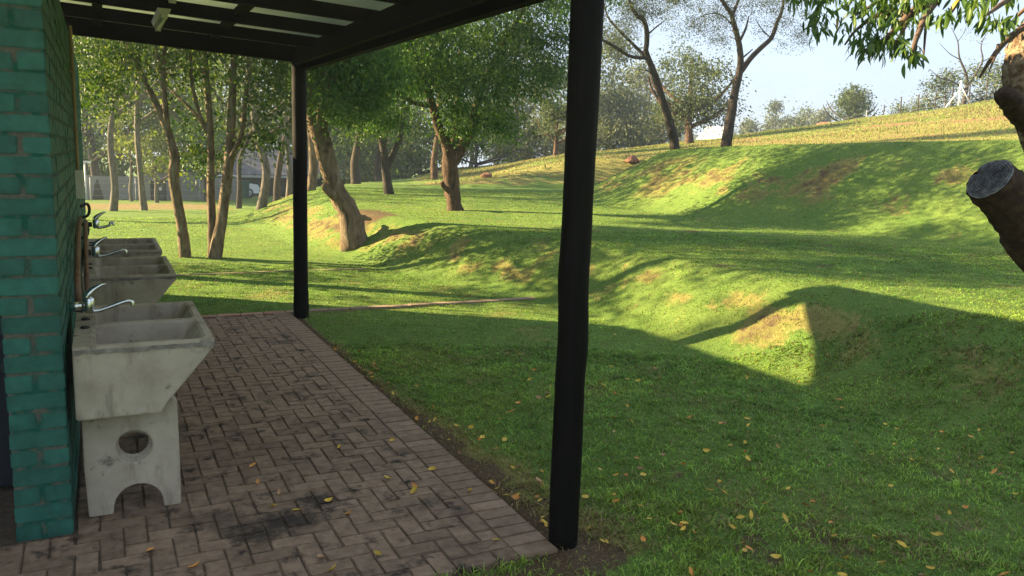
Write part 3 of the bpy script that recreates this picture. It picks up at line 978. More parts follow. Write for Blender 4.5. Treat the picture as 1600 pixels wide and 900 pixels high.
def trough(y, label, stands=True, seed=0):
    """Double concrete laundry tub: back against the wall at x=-.15, front lip at x=.45."""
    L = 1.06
    root = empty('laundry_trough', (-.15, y, 0), label, 'sink', 'concrete laundry troughs')
    H = .85
    # outer shell with sloping front, two open basins: top face is stitched round the basins
    bm = bmesh.new()
    def V(x, yy, z): return bm.verts.new((x, yy, z))
    def grid_loop(pts, z): return [V(px, py, z) for px, py in pts]
    prof = [(0, H), (0, .51), (.355, .51), (.385, .56), (.585, .795), (.60, .81), (.60, H)]
    a = [V(px, 0, pz) for px, pz in prof]; c = [V(px, L, pz) for px, pz in prof]
    for i in range(len(prof) - 1):
        bm.faces.new((a[i], c[i], c[i + 1], a[i + 1]))
    bm.faces.new(a); bm.faces.new(c[::-1])
    wl_ = .045
    for (y0, y1) in ((wl_, L / 2 - .022), (L / 2 + .022, L - wl_)):
        top = grid_loop(rrect(.085, .562, y0, y1, .035), H)
        lip = grid_loop(rrect(.09, .555, y0 + .005, y1 - .005, .035), H - .012)
        low = grid_loop(rrect(.105, .37, y0 + .03, y1 - .03, .04), .56)
        n = len(top)
        for i in range(n):
            j = (i + 1) % n
            bm.faces.new((top[i], top[j], lip[j], lip[i])); bm.faces.new((lip[i], lip[j], low[j], low[i]))
        bm.faces.new(low)
        # rim: quads between this basin's mouth and its half of the top outline
        ya, yb_ = (0, L / 2) if y0 < L / 2 else (L / 2, L)
        oc = [V(.60, yb_, H), V(0, yb_, H), V(0, ya, H), V(.60, ya, H)]
        k = n // 4
        for q in range(4):
            grp = top[q * k:(q + 1) * k]
            for i in range(len(grp) - 1): bm.faces.new((oc[q], grp[i + 1], grp[i]))
            nx = top[((q + 1) * k) % n]
            bm.faces.new((oc[q], oc[(q + 1) % 4], nx, grp[-1]))
    bmesh.ops.remove_doubles(bm, verts=bm.verts, dist=.0005)
    bmesh.ops.recalc_face_normals(bm, faces=bm.faces)
    ed = [e for e in bm.edges if len(e.link_faces) == 2 and e.calc_face_angle(0) > .6 and all(v.co.z > .8 or v.co.x in (0,) or v.co.y in (0, L) for v in e.verts)]
    bmesh.ops.bevel(bm, geom=ed, offset=.006, segments=2, affect='EDGES')
    rr = random.Random(seed)
    me = bpy.data.meshes.new('basin'); bm.to_mesh(me); bm.free()
    me.materials.append(M['concrete'])
    link('basin', me, root)
    # rough cast band below the lip at the near end, worn darker
    V2 = []
    nseg = 26
    for i in range(nseg + 1):
        x = .004 + (.595) * i / nseg
        t0, t1 = H - .012 - rr.uniform(0, .003), H - .026 - rr.uniform(0, .012)
        for zz_ in (t0, t1): V2 += [(x, -.0045 - rr.uniform(0, .002), zz_)]
    n_ = nseg
    i = np.arange(n_) * 2
    top_in = [(v[0], .002, v[2]) for v in V2]
    V2 = V2 + top_in; off = 2 * (n_ + 1)
    F = np.vstack([np.c_[i + 1, i + 3, i + 2, i], np.c_[i, i + 2, off + i + 2, off + i], np.c_[off + i + 1, off + i + 3, i + 3, i + 1]])
    link('worn_lip', np_mesh('worn_lip', V2, F, M['concrete_rim'], False), root)
    for yy in ((.10, L - .17) if stands else ()):
        stand_panel(root, yy)
    # waste pipe behind
    MB().tube([(.22, .28, .51), (.22, .28, .40), (.20, .36, .345), (.14, .42, .33), (.05, .44, .33)], .021, 12, 3).build('waste_pipe', M['plastic_white'], root, True)
    # two tap-hole stubs on the back ledge
    for yy in (L / 2 - .10, L / 2 + .12):
        MB().tube([(.045, yy, H - .002), (.047, yy, H + .008), (.047, yy, H + .013)], [.022, .020, .006], 12, 1).build('ledge_plug', M['black_rubber'], root, True)
    return root


def stand_panel(root, yy):
    """Concrete leg panel with a round hole and an arched foot."""
    x0, x1, top = .02, .435, .53
    hx, hz, hr = .235, .325, .082
    ax, aw, ah = .245, .112, .135
    out_ = [(x0 + .008, 0), (ax - aw, 0)]
    for t in range(1, 12):
        an = math.pi * (1 - t / 12)
        out_.append((ax + aw * math.cos(an), ah * math.sin(an) ** .8))
    out_ += [(ax + aw, 0), (x1, 0), (x1, .3), (x1 - .004, top), (x1 - .03, top + .022), (x1 - .055, top - .01), (x1 - .07, .509), (x0 + .15, .509), (x0, .509), (x0 - .002, .25)]
    hole = [(hx + hr * math.cos(2 * math.pi * t / 24), hz + hr * math.sin(2 * math.pi * t / 24)) for t in range(24)]
    bm = bmesh.new()
    th = .07
    ov = [bm.verts.new((x, yy, z)) for x, z in out_]
    hv = [bm.verts.new((x, yy, z)) for x, z in hole]
    es = [bm.edges.new((ov[i], ov[(i + 1) % len(ov)])) for i in range(len(ov))] + [bm.edges.new((hv[i], hv[(i + 1) % 24])) for i in range(24)]
    bmesh.ops.triangle_fill(bm, edges=es, use_beauty=True)
    fs = list(bm.faces)
    ret = bmesh.ops.extrude_face_region(bm, geom=fs)
    nv = [g for g in ret['geom'] if isinstance(g, bmesh.types.BMVert)]
    for v in nv:
        v.co.y += th
    # the hole is cast slightly conical: smaller at the back
    for v in nv:
        d = math.hypot(v.co.x - hx, v.co.z - hz)
        if abs(d - hr) < .002:
            v.co.x = hx + (v.co.x - hx) * .80; v.co.z = hz + .006 + (v.co.z - hz) * .80
    bmesh.ops.recalc_face_normals(bm, faces=bm.faces)
    ed = [e for e in bm.edges if len(e.link_faces) == 2 and e.calc_face_angle(0) > .8]
    bmesh.ops.bevel(bm, geom=ed, offset=.004, segments=2, affect='EDGES')
    me = bpy.data.meshes.new('stand'); bm.to_mesh(me); bm.free()
    me.materials.append(M['concrete'])
    return link('stand', me, root)


trough(3.995, 'nearest concrete laundry trough, its leg panel with the round hole in full view', True, 1)
trough(6.17, 'middle concrete laundry trough of the three along the teal wall', True, 2)
trough(7.66, 'farthest concrete laundry trough, last along the teal wall', True, 3)


def tap(x, y, z, label, spout=.21, dark=False, turn=0.0):
    root = empty('mixer_tap', (x, y, z), label, 'tap', 'chrome lever taps')
    root.rotation_euler = (0, 0, turn)
    MB().tube([(-.085, 0, 0), (-.03, 0, 0)], [.024, .022], 14, 1).build('wall_inlet', M['black_rubber'] if dark else M['chrome'], root, True)
    MB().tube([(0, 0, -.035), (0, 0, -.02), (0, 0, .035), (0, 0, .045)], [.020, .026, .027, .02], 16, 1).build('body', M['chrome'], root, True)
    lv = [(-.008, 0, .045), (.004, 0, .062), (.03, 0, .085), (.062, 0, .104), (.082, 0, .108)]
    P, R_ = resample(lv, [.021, .020, .014, .009, .004], 4)
    v, f = tube_arrays(P, R_, 12)
    v[:, 1] *= 1.25
    MB().add(v, [f]).build('lever', M['chrome'], root, True)
    MB().tube([(.01, 0, -.028), (.05, 0, -.026), (.11, 0, -.006), (spout - .03, 0, .014), (spout - .006, 0, .013), (spout, 0, .0), (spout, 0, -.012)], [.0115, .011, .0105, .010, .0105, .0105, .0105], 12, 4).build('spout', M['chrome'], root, True)
    return root


tap(-.085, 4.52, .945, 'chrome lever tap with long spout over the nearest trough', .20)
tap(-.06, 6.62, .965, 'chrome lever tap over the middle trough, low against the wall', .20, True)
tap(-.06, 8.05, 1.045, 'chrome lever tap standing highest, over the farthest trough', .14, True)

# ------------------------------------------------------------------ pipes and conduit on the wall
cd = empty('electric_conduit', (-.165, 7.36, 1.3), 'tan vertical conduit with a cream box on the teal wall', 'conduit')
MB().tube([(0, 0, 1.35), (.002, 0, .9), (0, 0, .15)], .0135, 10, 3).build('pipe', M['conduit'], cd, True)
MB().tube([(.001, .07, 1.35), (.0, .07, .6), (0, .07, .1)], .0105, 10, 3).build('pipe', M['copper'], cd, True)
MB().box((-.02, -.09, .02), (.035, .055, .24)).build('box', M['cream'], cd)
for zz_ in (.55, 1.0):
    MB().box((-.02, -.022, zz_), (.016, .022, zz_ + .018)).build('clip', M['conduit'], cd)

wp = empty('water_pipe', (-.15, 5.6, 1.0), 'brown copper water pipes bending down the wall to the nearest tap', 'pipe')
wo = np.array([-.15, 5.6, 1.0])
def wpt(*pts): return [np.array(p) - wo for p in pts]
MB().tube(wpt((-.148, 6.55, 1.22), (-.142, 5.9, 1.235), (-.138, 5.45, 1.22), (-.136, 5.1, 1.16), (-.134, 4.72, 1.08), (-.132, 4.62, 1.02), (-.132, 4.60, .93)), .016, 10, 4).build('pipe', M['copper'], wp, True)
MB().tube(wpt((-.118, 6.9, 1.17), (-.112, 6.2, 1.18), (-.106, 5.8, 1.16), (-.104, 5.5, 1.08), (-.102, 5.3, .98), (-.10, 5.26, .88)), .014, 10, 4).build('pipe', M['copper'], wp, True)
MB().tube(wpt((-.15, 6.9, 1.14), (-.115, 6.86, 1.16), (-.105, 6.8, 1.12), (-.115, 6.74, 1.08), (-.15, 6.72, 1.06)), .011, 10, 4).build('hose_loop', M['black_rubber'], wp, True)
MB().tube(wpt((-.16, 4.60, .93), (-.11, 4.60, .915)), .022, 10, 1).build('elbow', M['black_rubber'], wp, True)
wp2 = empty('drain_hose', (-.15, 7.0, 1.0), 'black hose looping from the wall beside the farthest tap', 'hose')
MB().tube([np.array(p) - np.array((-.15, 7.0, 1.0)) for p in ((-.16, 7.5, 1.24), (-.115, 7.55, 1.26), (-.10, 7.6, 1.21), (-.115, 7.6, 1.16), (-.16, 7.6, 1.14))], .012, 10, 4).build('hose', M['black_rubber'], wp2, True)


# ------------------------------------------------------------------ trees
def leaf_arrays(C, D, size, aspect, r, fold=.18):
    """N leaves: centre C, pointing along D, each a folded four-cornered blade."""
    n = len(C)
    D = D / (np.linalg.norm(D, axis=1)[:, None] + 1e-9)
    q = r.standard_normal((n, 3))
    sd = np.cross(D, q); sd /= np.linalg.norm(sd, axis=1)[:, None] + 1e-9
    nm = np.cross(sd, D)
    L = (size * r.uniform(.65, 1.35, n))[:, None]
    Wd = L * aspect
    b0 = C - D * L * .5; tip = C + D * L * .5 - nm * L * .12
    m = C + nm * L * fold * .5 - D * L * .06
    V = np.stack([b0, m + sd * Wd * .5, tip, m - sd * Wd * .5], 1).reshape(-1, 3)
    F = np.arange(n)[:, None] * 4 + np.arange(4)[None]
    return V, F


def foliage(blobs, seed, leaf, per, crad, aspect=.45, droop=.35, flat=.6):
    """blobs: (centre, (rx,ry,rz), clusters). Leaves in clumps spread through the volumes; returns V,F,rnd and clump centres."""
    r = np.random.default_rng(seed)
    CC = []; CB = []
    for c, rad, k in blobs:
        u = r.standard_normal((k, 3)); u /= np.linalg.norm(u, axis=1)[:, None]
        rr = r.uniform(0, 1, k) ** .42
        CC.append(np.asarray(c) + u * rr[:, None] * np.asarray(rad))
        CB.append(r.uniform(0, 1, k))
    CC = np.vstack(CC); CB = np.concatenate(CB)
    n = len(CC)
    cnt = np.maximum(3, (per * r.lognormal(0, .45, n))).astype(int)
    idx = np.repeat(np.arange(n), cnt)
    sz = crad * r.lognormal(0, .3, n)
    off = r.standard_normal((len(idx), 3)) * np.array([1, 1, flat]) * .55
    off[:, 2] -= .25 * (off[:, 0] ** 2 + off[:, 1] ** 2)
    P = CC[idx] + off * sz[idx][:, None]
    D = off * .6 + r.standard_normal((len(idx), 3)) * .55
    D[:, 2] -= droop
    V, F = leaf_arrays(P, D, np.full(len(idx), leaf), aspect, r)
    rnd = np.clip(.68 * CB[idx] + .34 * r.uniform(0, 1, len(idx)) + .12 * r.standard_normal(len(idx)), 0, 1)
    return V, F, np.repeat(rnd, 4), CC


def make_tree(name, label, base, stems, blobs, leafmat, bark, seed, leaf=.07, per=30, crad=.28, aspect=.45, droop=.35, flat=.6,
              twigs=40, twig_r=.012, cat='tree', group=None, sides=10, wob=.07, extra=None, gather=0):
    """stems: list of (points, radii); limbs run on to the leaf clumps."""
    base = np.array(base, float)
    root = empty(name, base, label, cat, group)
    r = np.random.default_rng(seed + 100)
    V, F, rnd, CC = foliage(blobs, seed, leaf, per, crad, aspect, droop, flat)
    mb = MB()
    nodes = []
    for q, (pts, rad) in enumerate(stems):
        pts = np.array(pts, float)
        mb.tube(pts - base, rad, sides if np.max(rad) > .04 else 6, 4, wob, seed + q)
        P, R_ = resample(pts, rad, 4)
        k = max(1, int(len(P) * (.45 if q == 0 else .25)))
        nodes.append(np.c_[P[k:], R_[k:]])
    nodes = np.vstack(nodes)
    if len(CC) and twigs:
        # main limbs to well spread clumps, then thinner twigs to the rest from the nearest limb
        order = r.permutation(len(CC))[:twigs]
        for q, ci in enumerate(order):
            tgt = CC[ci]
            d = np.linalg.norm(nodes[:, :3] - tgt, axis=1) + np.maximum(0, nodes[:, 2] - tgt[2]) * .8 + r.uniform(0, .4, len(nodes))
            k = int(np.argmin(d)); a = nodes[k, :3]
            ln = np.linalg.norm(tgt - a)
            if ln < .05: continue
            mid = (a + tgt) / 2 + r.standard_normal(3) * ln * .10 + np.array([0, 0, .10 * ln])
            m1 = a * .7 + mid * .3 + r.standard_normal(3) * ln * .05
            r0 = min(nodes[k, 3] * .62, twig_r * (1 + ln * .55))
            pts = [a, m1, mid, tgt]
            mb.tube(np.array(pts) - base, [r0, r0 * .8, r0 * .55, r0 * .22], 5, 3, 0, q, cap=False)
            P, R_ = resample(pts, [r0, r0 * .8, r0 * .55, r0 * .22], 3)
            if q < twigs * .5: nodes = np.vstack([nodes, np.c_[P[2:], R_[2:]]])
    mb.build('trunk', M[bark], root, True)
    if len(V):
        cr = np_mesh('crown', V - base, F, M[leafmat], False, {'rnd': ('FLOAT', rnd)})
        link('crown', cr, root)
    return root


def B(px, py, Y, rx, rz, k, ry=None):
    """Crown volume: photo position and half sizes in pixels at depth Y, k clumps."""
    c = at(px, py, Y); s = px_size(c)
    return (c, (rx * s, (ry or rx) * s, rz * s), k)


def S_(pts, rad):
    return ([at(*p) for p in pts], rad)


def gbase(px, py, Y):
    p = at(px, py, Y); return (p[0], p[1], tz(p[0], p[1]))


def grounded(pts, sink=.12):
    """Stem points whose first one goes down into the soil."""
    P = [at(*p) for p in pts]
    b0 = P[0].copy(); b0[2] = tz(b0[0], b0[1]) - sink
    return [b0] + P[1:] if abs(P[0][2] - b0[2]) < .5 else [b0] + P


# --- the pair of slim trees on the lower lawn
make_tree('slim_tree', 'slim pale tree on the lower lawn, curving up to the left beside the wall', gbase(290, 402, 14.0),
          [(grounded([(290, 404, 14), (285, 360, 14), (276, 310, 14), (271, 272, 14), (273, 245, 14), (262, 205, 14), (245, 165, 14.05), (228, 130, 14.1), (212, 95, 14.2), (196, 50, 14.3), (185, -20, 14.4)]), [.10, .085, .082, .088, .075, .06, .052, .045, .04, .03, .018]),
           S_([(263, 207, 14), (258, 165, 13.9), (255, 110, 13.8), (259, 60, 13.7), (266, 0, 13.6), (270, -70, 13.5)], [.05, .042, .036, .03, .024, .012]),
           S_([(258, 120, 13.8), (246, 88, 13.7), (240, 40, 13.6), (232, -30, 13.5)], [.03, .026, .02, .01])],
          [B(175, 80, 14.4, 75, 55, 60), B(240, 40, 13.8, 85, 70, 76), B(140, 130, 15.2, 40, 50, 26), B(205, -60, 14, 130, 90, 110), (np.array([.2, 12.8, 6.0]), (1.8, 1.8, 1.1), 60), B(295, -40, 13.5, 90, 80, 60), B(160, 150, 14.8, 45, 40, 14), B(300, 100, 13.6, 40, 40, 12)],
          'leaf_mid', 'bark_tan', 21, .085, 22, .34, .42, twigs=80)
make_tree('twin_stem_tree', 'twin-stemmed slim tree on the lower lawn, two trunks rising from one foot', gbase(332, 402, 13.9),
          [(grounded([(331, 404, 13.9), (331, 350, 13.9), (329, 300, 13.95), (330, 250, 14), (328, 200, 14), (325, 150, 14.05), (320, 90, 14.1), (314, 20, 14.2), (310, -60, 14.3)]), [.075, .065, .062, .06, .055, .05, .044, .034, .02]),
           (grounded([(334, 403, 13.8), (345, 350, 13.8), (352, 300, 13.75), (358, 250, 13.7), (361, 200, 13.7), (363, 150, 13.65), (366, 90, 13.6), (370, 20, 13.5), (375, -60, 13.4)]), [.105, .09, .085, .08, .068, .06, .052, .04, .02]),
           S_([(357, 255, 13.7), (372, 225, 13.5), (380, 190, 13.4), (384, 150, 13.3), (392, 100, 13.2)], [.05, .045, .04, .032, .015]),
           S_([(328, 215, 14), (314, 185, 14), (300, 130, 14), (297, 80, 14.1), (290, 20, 14.1)], [.036, .034, .03, .024, .012]),
           S_([(327, 205, 14), (300, 172, 14.3), (270, 143, 14.6), (240, 100, 14.9)], [.03, .026, .02, .01])],
          [B(345, 40, 13.9, 90, 60, 70), B(420, 130, 13.2, 52, 70, 66), B(415, 210, 13.3, 40, 28, 22), B(310, 250, 14.4, 34, 28, 20), B(300, 180, 14.6, 40, 30, 16), B(360, -60, 13.8, 130, 80, 120), (np.array([1.5, 12.0, 5.2]), (1.9, 1.8, 1.0), 70), (np.array([1.5, 11.3, 4.15]), (1.7, 1.2, .6), 90), (np.array([0.0, 12.6, 4.8]), (1.5, 1.3, .75), 80), (np.array([2.2, 11.6, 5.6]), (1.7, 1.5, .9), 50), (np.array([0.0, 11.9, 5.0]), (1.6, 1.4, .8), 45), (np.array([2.6, 12.8, 6.2]), (1.9, 1.8, 1.2), 70), B(440, 40, 13, 60, 60, 50), B(300, 110, 14.3, 40, 40, 18)],
          'leaf_mid', 'bark_tan', 22, .085, 22, .33, .42, twigs=90)
# --- the leaning tree, the fork tree and the one behind
make_tree('leaning_tree', 'thick tan trunk leaning left at the crest of the low bank, with a broken stub', gbase(552, 342, 13.7),
          [(grounded([(556, 352, 13.7), (546, 335, 13.7), (533, 312, 13.7), (521, 285, 13.7), (511, 250, 13.7), (500, 212, 13.7), (487, 170, 13.7), (470, 120, 13.7), (458, 60, 13.7), (450, -20, 13.7)]), [.24, .185, .165, .155, .15, .15, .125, .10, .075, .035]),
           S_([(527, 308, 13.65), (514, 300, 13.58), (507, 291, 13.55), (506, 287, 13.55)], [.10, .075, .055, .03]),
           S_([(500, 210, 13.7), (505, 165, 13.5), (525, 110, 13.3), (560, 50, 13.2), (590, -30, 13.1)], [.11, .10, .085, .06, .03]),
           S_([(553, 350, 13.7), (566, 341, 13.85), (580, 343, 14.0)], [.10, .06, .02])],
          [B(540, 150, 13.4, 62, 48, 95), B(560, 90, 13.2, 90, 55, 130), B(500, 110, 13.8, 50, 45, 40), B(520, -20, 13.5, 140, 85, 170), (np.array([4.6, 12.0, 6.4]), (2.0, 1.8, 1.2), 80), B(600, 190, 13.8, 26, 22, 14)],
          'leaf_deep', 'bark_tan', 23, .075, 46, .33, .4, droop=.6, twigs=80, sides=16, wob=.10)
make_tree('forked_tree', 'stout reddish trunk forking low under a dense dark green crown on the upper lawn', gbase(710, 333, 15.6),
          [(grounded([(711, 336, 15.6), (709, 318, 15.6), (706, 290, 15.6), (703, 262, 15.6), (704, 246, 15.6), (696, 222, 15.6), (684, 195, 15.5), (676, 165, 15.4), (660, 120, 15.2), (640, 70, 15.0), (625, 0, 14.8)]), [.20, .165, .155, .16, .16, .10, .09, .08, .065, .05, .02]),
           S_([(708, 252, 15.6), (722, 228, 15.6), (736, 205, 15.6), (741, 185, 15.6), (752, 140, 15.5), (780, 80, 15.4), (815, 20, 15.3), (850, -40, 15.2)], [.13, .12, .105, .09, .075, .06, .04, .02]),
           S_([(705, 245, 15.6), (712, 200, 15.9), (715, 150, 16.3), (720, 80, 16.6), (725, 0, 16.9)], [.09, .075, .06, .05, .02]),
           S_([(704, 300, 15.55), (694, 292, 15.4), (690, 284, 15.35)], [.06, .05, .042]),
           S_([(676, 165, 15.4), (645, 160, 15.1), (610, 140, 14.9), (580, 130, 14.8)], [.055, .045, .035, .015])],
          [B(720, 120, 15.4, 85, 62, 150), B(660, 80, 15.1, 75, 60, 110), B(800, 90, 15.3, 80, 62, 130), B(860, 60, 15.2, 60, 60, 70), B(600, 120, 14.9, 60, 45, 60), B(760, -20, 15.6, 170, 95, 260),
           B(715, 190, 15.5, 32, 34, 34), B(775, 190, 15.4, 38, 34, 34), B(640, -20, 15.2, 100, 80, 90), B(870, -30, 15, 70, 60, 60), (np.array([6.8, 13.0, 5.0]), (1.9, 1.7, .8), 100), (np.array([7.2, 16.0, 4.9]), (1.8, 2.0, 1.0), 60), B(840, 130, 15.2, 40, 30, 20)],
          'leaf_deep', 'bark_red', 24, .075, 46, .33, .4, droop=.6, twigs=120, sides=16, wob=.11)
make_tree('slender_forked_tree', 'slender dark forked tree standing between the leaning trunk and the stout forked tree', gbase(608, 305, 21.7),
          [(grounded([(609, 306, 21.7), (606, 290, 21.7), (603, 265, 21.7), (600, 240, 21.7), (596, 215, 21.7), (588, 190, 21.6), (578, 150, 21.5)]), [.16, .13, .12, .10, .085, .07, .04]),
           S_([(604, 262, 21.7), (615, 240, 21.7), (625, 215, 21.7), (630, 190, 21.7), (632, 150, 21.7)], [.09, .085, .075, .065, .04]),
           S_([(600, 235, 21.7), (602, 200, 21.9), (606, 150, 22)], [.06, .05, .03])],
          [B(600, 150, 21.7, 65, 42, 80), B(570, 200, 21.5, 35, 25, 26), B(640, 185, 21.8, 30, 22, 18), B(600, 90, 21.7, 80, 50, 80), (np.array([7.2, 19.2, 5.0]), (2.0, 1.9, .9), 80), (np.array([7.4, 22.6, 5.2]), (2.2, 1.8, 1.0), 60)],
          'leaf_mid', 'bark_dark', 25, .085, 26, .4, .42, twigs=50)

# --- two feathery thorn trees on the high bank
make_tree('thorn_tree', 'dark thorn tree on the high bank leaning left, with feathery thin leaves', gbase(1056, 240, 18.5),
          [(grounded([(1056, 242, 18.5), (1053, 220, 18.5), (1048, 195, 18.5), (1038, 165, 18.5), (1026, 125, 18.5), (1014, 95, 18.5), (1008, 78, 18.5)]), [.16, .13, .115, .10, .095, .085, .08]),
           S_([(1009, 82, 18.5), (1011, 55, 18.4), (1006, 32, 18.3), (992, 20, 18.2), (975, -20, 18.1)], [.075, .07, .06, .05, .02]),
           S_([(1010, 90, 18.5), (990, 70, 18.7), (965, 45, 18.9), (948, 22, 19.1), (940, -20, 19.2)], [.05, .045, .036, .025, .01]),
           S_([(1012, 91, 18.5), (985, 88, 18.3), (962, 74, 18.1), (940, 62, 18), (915, 50, 17.9)], [.05, .045, .04, .03, .012]),
           S_([(1024, 122, 18.5), (1014, 112, 18.4), (1000, 108, 18.2)], [.025, .018, .006]),
           S_([(1040, 170, 18.5), (1020, 140, 18.7), (1012, 118, 18.8)], [.03, .02, .008]),
           S_([(1052, 215, 18.5), (1048, 205, 18.4), (1046, 202, 18.35)], [.10, .11, .06]),
           S_([(1011, 55, 18.4), (1028, 40, 18.2), (1042, 30, 18)], [.025, .018, .006])],
          [B(975, 20, 18.6, 50, 35, 36), B(950, 55, 18.4, 40, 30, 20), B(1010, 5, 18.3, 48, 30, 30), B(1040, -5, 18, 50, 30, 26), B(960, -40, 18.6, 80, 50, 50)],
          'leaf_feather', 'bark_dark', 26, .05, 80, .25, .35, twigs=200, twig_r=.010, droop=.3, flat=.8)
make_tree('branching_thorn_tree', 'taller dark thorn tree on the high bank forking into a long right-hand limb', gbase(1135, 235, 16.2),
          [(grounded([(1134, 236, 16.2), (1136, 215, 16.2), (1142, 180, 16.2), (1149, 140, 16.2), (1156, 110, 16.2), (1157, 85, 16.2), (1153, 60, 16.2), (1146, 35, 16.2), (1142, 20, 16.2), (1128, 0, 16.1), (1115, -40, 16)]), [.16, .135, .12, .105, .095, .075, .068, .065, .06, .045, .02]),
           S_([(1157, 112, 16.2), (1172, 92, 16.2), (1192, 72, 16.2), (1206, 58, 16.2), (1214, 35, 16.2), (1222, 15, 16.2), (1228, -30, 16.1)], [.075, .068, .062, .058, .05, .04, .02]),
           S_([(1143, 28, 16.2), (1150, 10, 16.2), (1157, -10, 16.2), (1165, -50, 16.2)], [.045, .04, .034, .015]),
           S_([(1157, 62, 16.2), (1165, 45, 16.2), (1170, 25, 16.2)], [.036, .032, .014]),
           S_([(1158, 92, 16.2), (1168, 84, 16.1), (1176, 77, 16.05)], [.028, .022, .014]),
           S_([(1143, 38, 16.2), (1128, 24, 16.4), (1105, 22, 16.6), (1080, 35, 16.8)], [.022, .018, .013, .006]),
           S_([(1205, 60, 16.2), (1190, 45, 16.4), (1180, 30, 16.5)], [.02, .014, .006])],
          [B(1085, 30, 16.6, 55, 24, 26), B(1120, 50, 16.4, 40, 22, 14), B(1215, 30, 16.2, 44, 34, 26), B(1240, 60, 16.1, 26, 20, 9), B(1100, -20, 16.4, 80, 32, 36), B(1210, -20, 16.1, 80, 32, 36), B(1160, 5, 16.2, 50, 30, 18)],
          'leaf_feather', 'bark_dark', 27, .045, 80, .23, .35, twigs=200, twig_r=.009, droop=.3, flat=.8)


# --- trees of the middle distance and beyond
def az_point(px, dist):
    d = (px - 800) * C_R - (240 - 450) * C_U + F_PX * C_F
    d = d[:2] / np.linalg.norm(d[:2])
    return d * dist


def far_tree(name, label, px, dist, h, w, leafmat, bark, seed, trunk=.16, clear=.35, lean=0.0, k=70, per=34, leaf=.22, fork=2, crown_shape='round', group=None, crad=None):
    x, y = az_point(px, dist)
    z = tz(x, y)
    r = np.random.default_rng(seed)
    side = np.array([math.cos(YAW), -math.sin(YAW), 0])
    base = np.array([x, y, z])
    tip = base + np.array([0, 0, h * .86]) + side * lean
    pts = [base - np.array([0, 0, .15])] + [base + (tip - base) * t + side * (math.sin(t * 3.0 + seed) * .04 * h * t) + r.standard_normal(3) * .012 * h for t in (.12, .3, .5, .7, 1.0)]
    stems = [(pts, [trunk * 1.25, trunk, trunk * .85, trunk * .68, trunk * .45, trunk * .15])]
    for q in range(fork):
        t0 = clear * (.8 + .25 * q); a = r.uniform(0, 6.28) if q > 1 else (q * math.pi + r.uniform(-.4, .4))
        s0 = base + (tip - base) * t0
        d = side * math.cos(a) + np.array([side[1], -side[0], 0]) * math.sin(a)
        stems.append(([s0, s0 + d * w * .22 + np.array([0, 0, h * .12]), s0 + d * w * .36 + np.array([0, 0, h * .28]), s0 + d * w * .42 + np.array([0, 0, h * .42])], [trunk * .6, trunk * .48, trunk * .32, trunk * .1]))
    ch = h * (1 - clear)
    blobs = []
    if crown_shape == 'round':
        for q in range(7):
            t = r.uniform(0, 1)
            wob = (1 - abs(2 * t - .9) ** 2 * .6)
            c = base + np.array([0, 0, h * clear + ch * (.1 + .78 * t)]) + side * (lean * (clear + t * .6)) + np.r_[r.uniform(-.3, .3, 2) * w * wob, 0]
            blobs.append((c, (w * .30 * wob, w * .30 * wob, ch * .22), max(3, k // 7)))
    else:   # tall, ragged gum-tree: clumps stepping up the stem
        for q in range(10):
            t = (q + r.uniform(0, 1)) / 10
            wob = .45 + .75 * math.sin(min(1, t * 1.15) * math.pi) * r.uniform(.6, 1.2)
            c = base + np.array([0, 0, h * clear + ch * t]) + side * (lean * (clear + t * .6)) + np.r_[r.uniform(-.26, .26, 2) * w * wob, 0]
            blobs.append((c, (w * .24 * wob, w * .24 * wob, ch * .085 + .2), max(2, k // 10)))
    return make_tree(name, label, base, stems, blobs, leafmat, bark, seed, leaf, per, crad or w * .13, .5, .45, .7, twigs=min(40, k // 2), twig_r=trunk * .16, group=group, sides=8, wob=.05)


# left: park trees between the lawn and the grey wall
far_tree('park_tree', 'straight grey trunk nearest the wash-house, beyond the far lawn', 172, 31, 11, 7.0, 'leaf_mid', 'bark_grey', 301, .125, .42, .5, 130, 34, .16)
far_tree('park_tree', 'grey trunk leaning left, second from the wash-house beyond the far lawn', 222, 31.5, 10.5, 6.5, 'leaf_yellow', 'bark_grey', 302, .105, .40, -.8, 120, 34, .16)
far_tree('park_tree', 'small young tree with yellow-green leaves before the dark doorway of the grey wall', 243, 41, 3.6, 3.0, 'leaf_yellow', 'bark_grey', 303, .09, .35, -.2, 50, 24, .15)
far_tree('park_tree', 'thin pale young tree before the grey wall', 203, 43, 5.2, 3.4, 'leaf_yellow', 'bark_grey', 304, .08, .4, .1, 55, 26, .16)
far_tree('park_tree', 'pale forked trunk on the grassy slope in front of the tiled house', 405, 24, 9.0, 5.0, 'leaf_olive', 'bark_grey', 305, .12, .38, .1, 110, 32, .13)
far_tree('park_tree', 'dark trunk leaning right across the corner of the tiled house', 371, 34, 8.5, 6.0, 'leaf_mid', 'bark_dark', 306, .10, .42, 1.6, 100, 32, .16)
far_tree('park_tree', 'dark trunk leaning right before the tiled roof, next to the far pole', 431, 33, 9.5, 6.5, 'leaf_olive', 'bark_dark', 307, .13, .45, .9, 110, 32, .16)
far_tree('park_tree', 'brown trunk just right of the far pole, on the upper lawn', 484, 25, 9.0, 4.5, 'leaf_mid', 'bark_tan', 308, .13, .45, -.3, 90, 32, .14)
far_tree('park_tree', 'dark slanting trunk behind the leaning tree, at the end of the upper lawn', 557, 34, 9.0, 6.0, 'leaf_mid', 'bark_dark', 309, .17, .42, .7, 100, 32, .17)
far_tree('park_tree', 'dark slim tree with low crown before the grey wall', 320, 44, 5.0, 4.2, 'leaf_deep', 'bark_dark', 310, .12, .30, 0, 80, 30, .17)
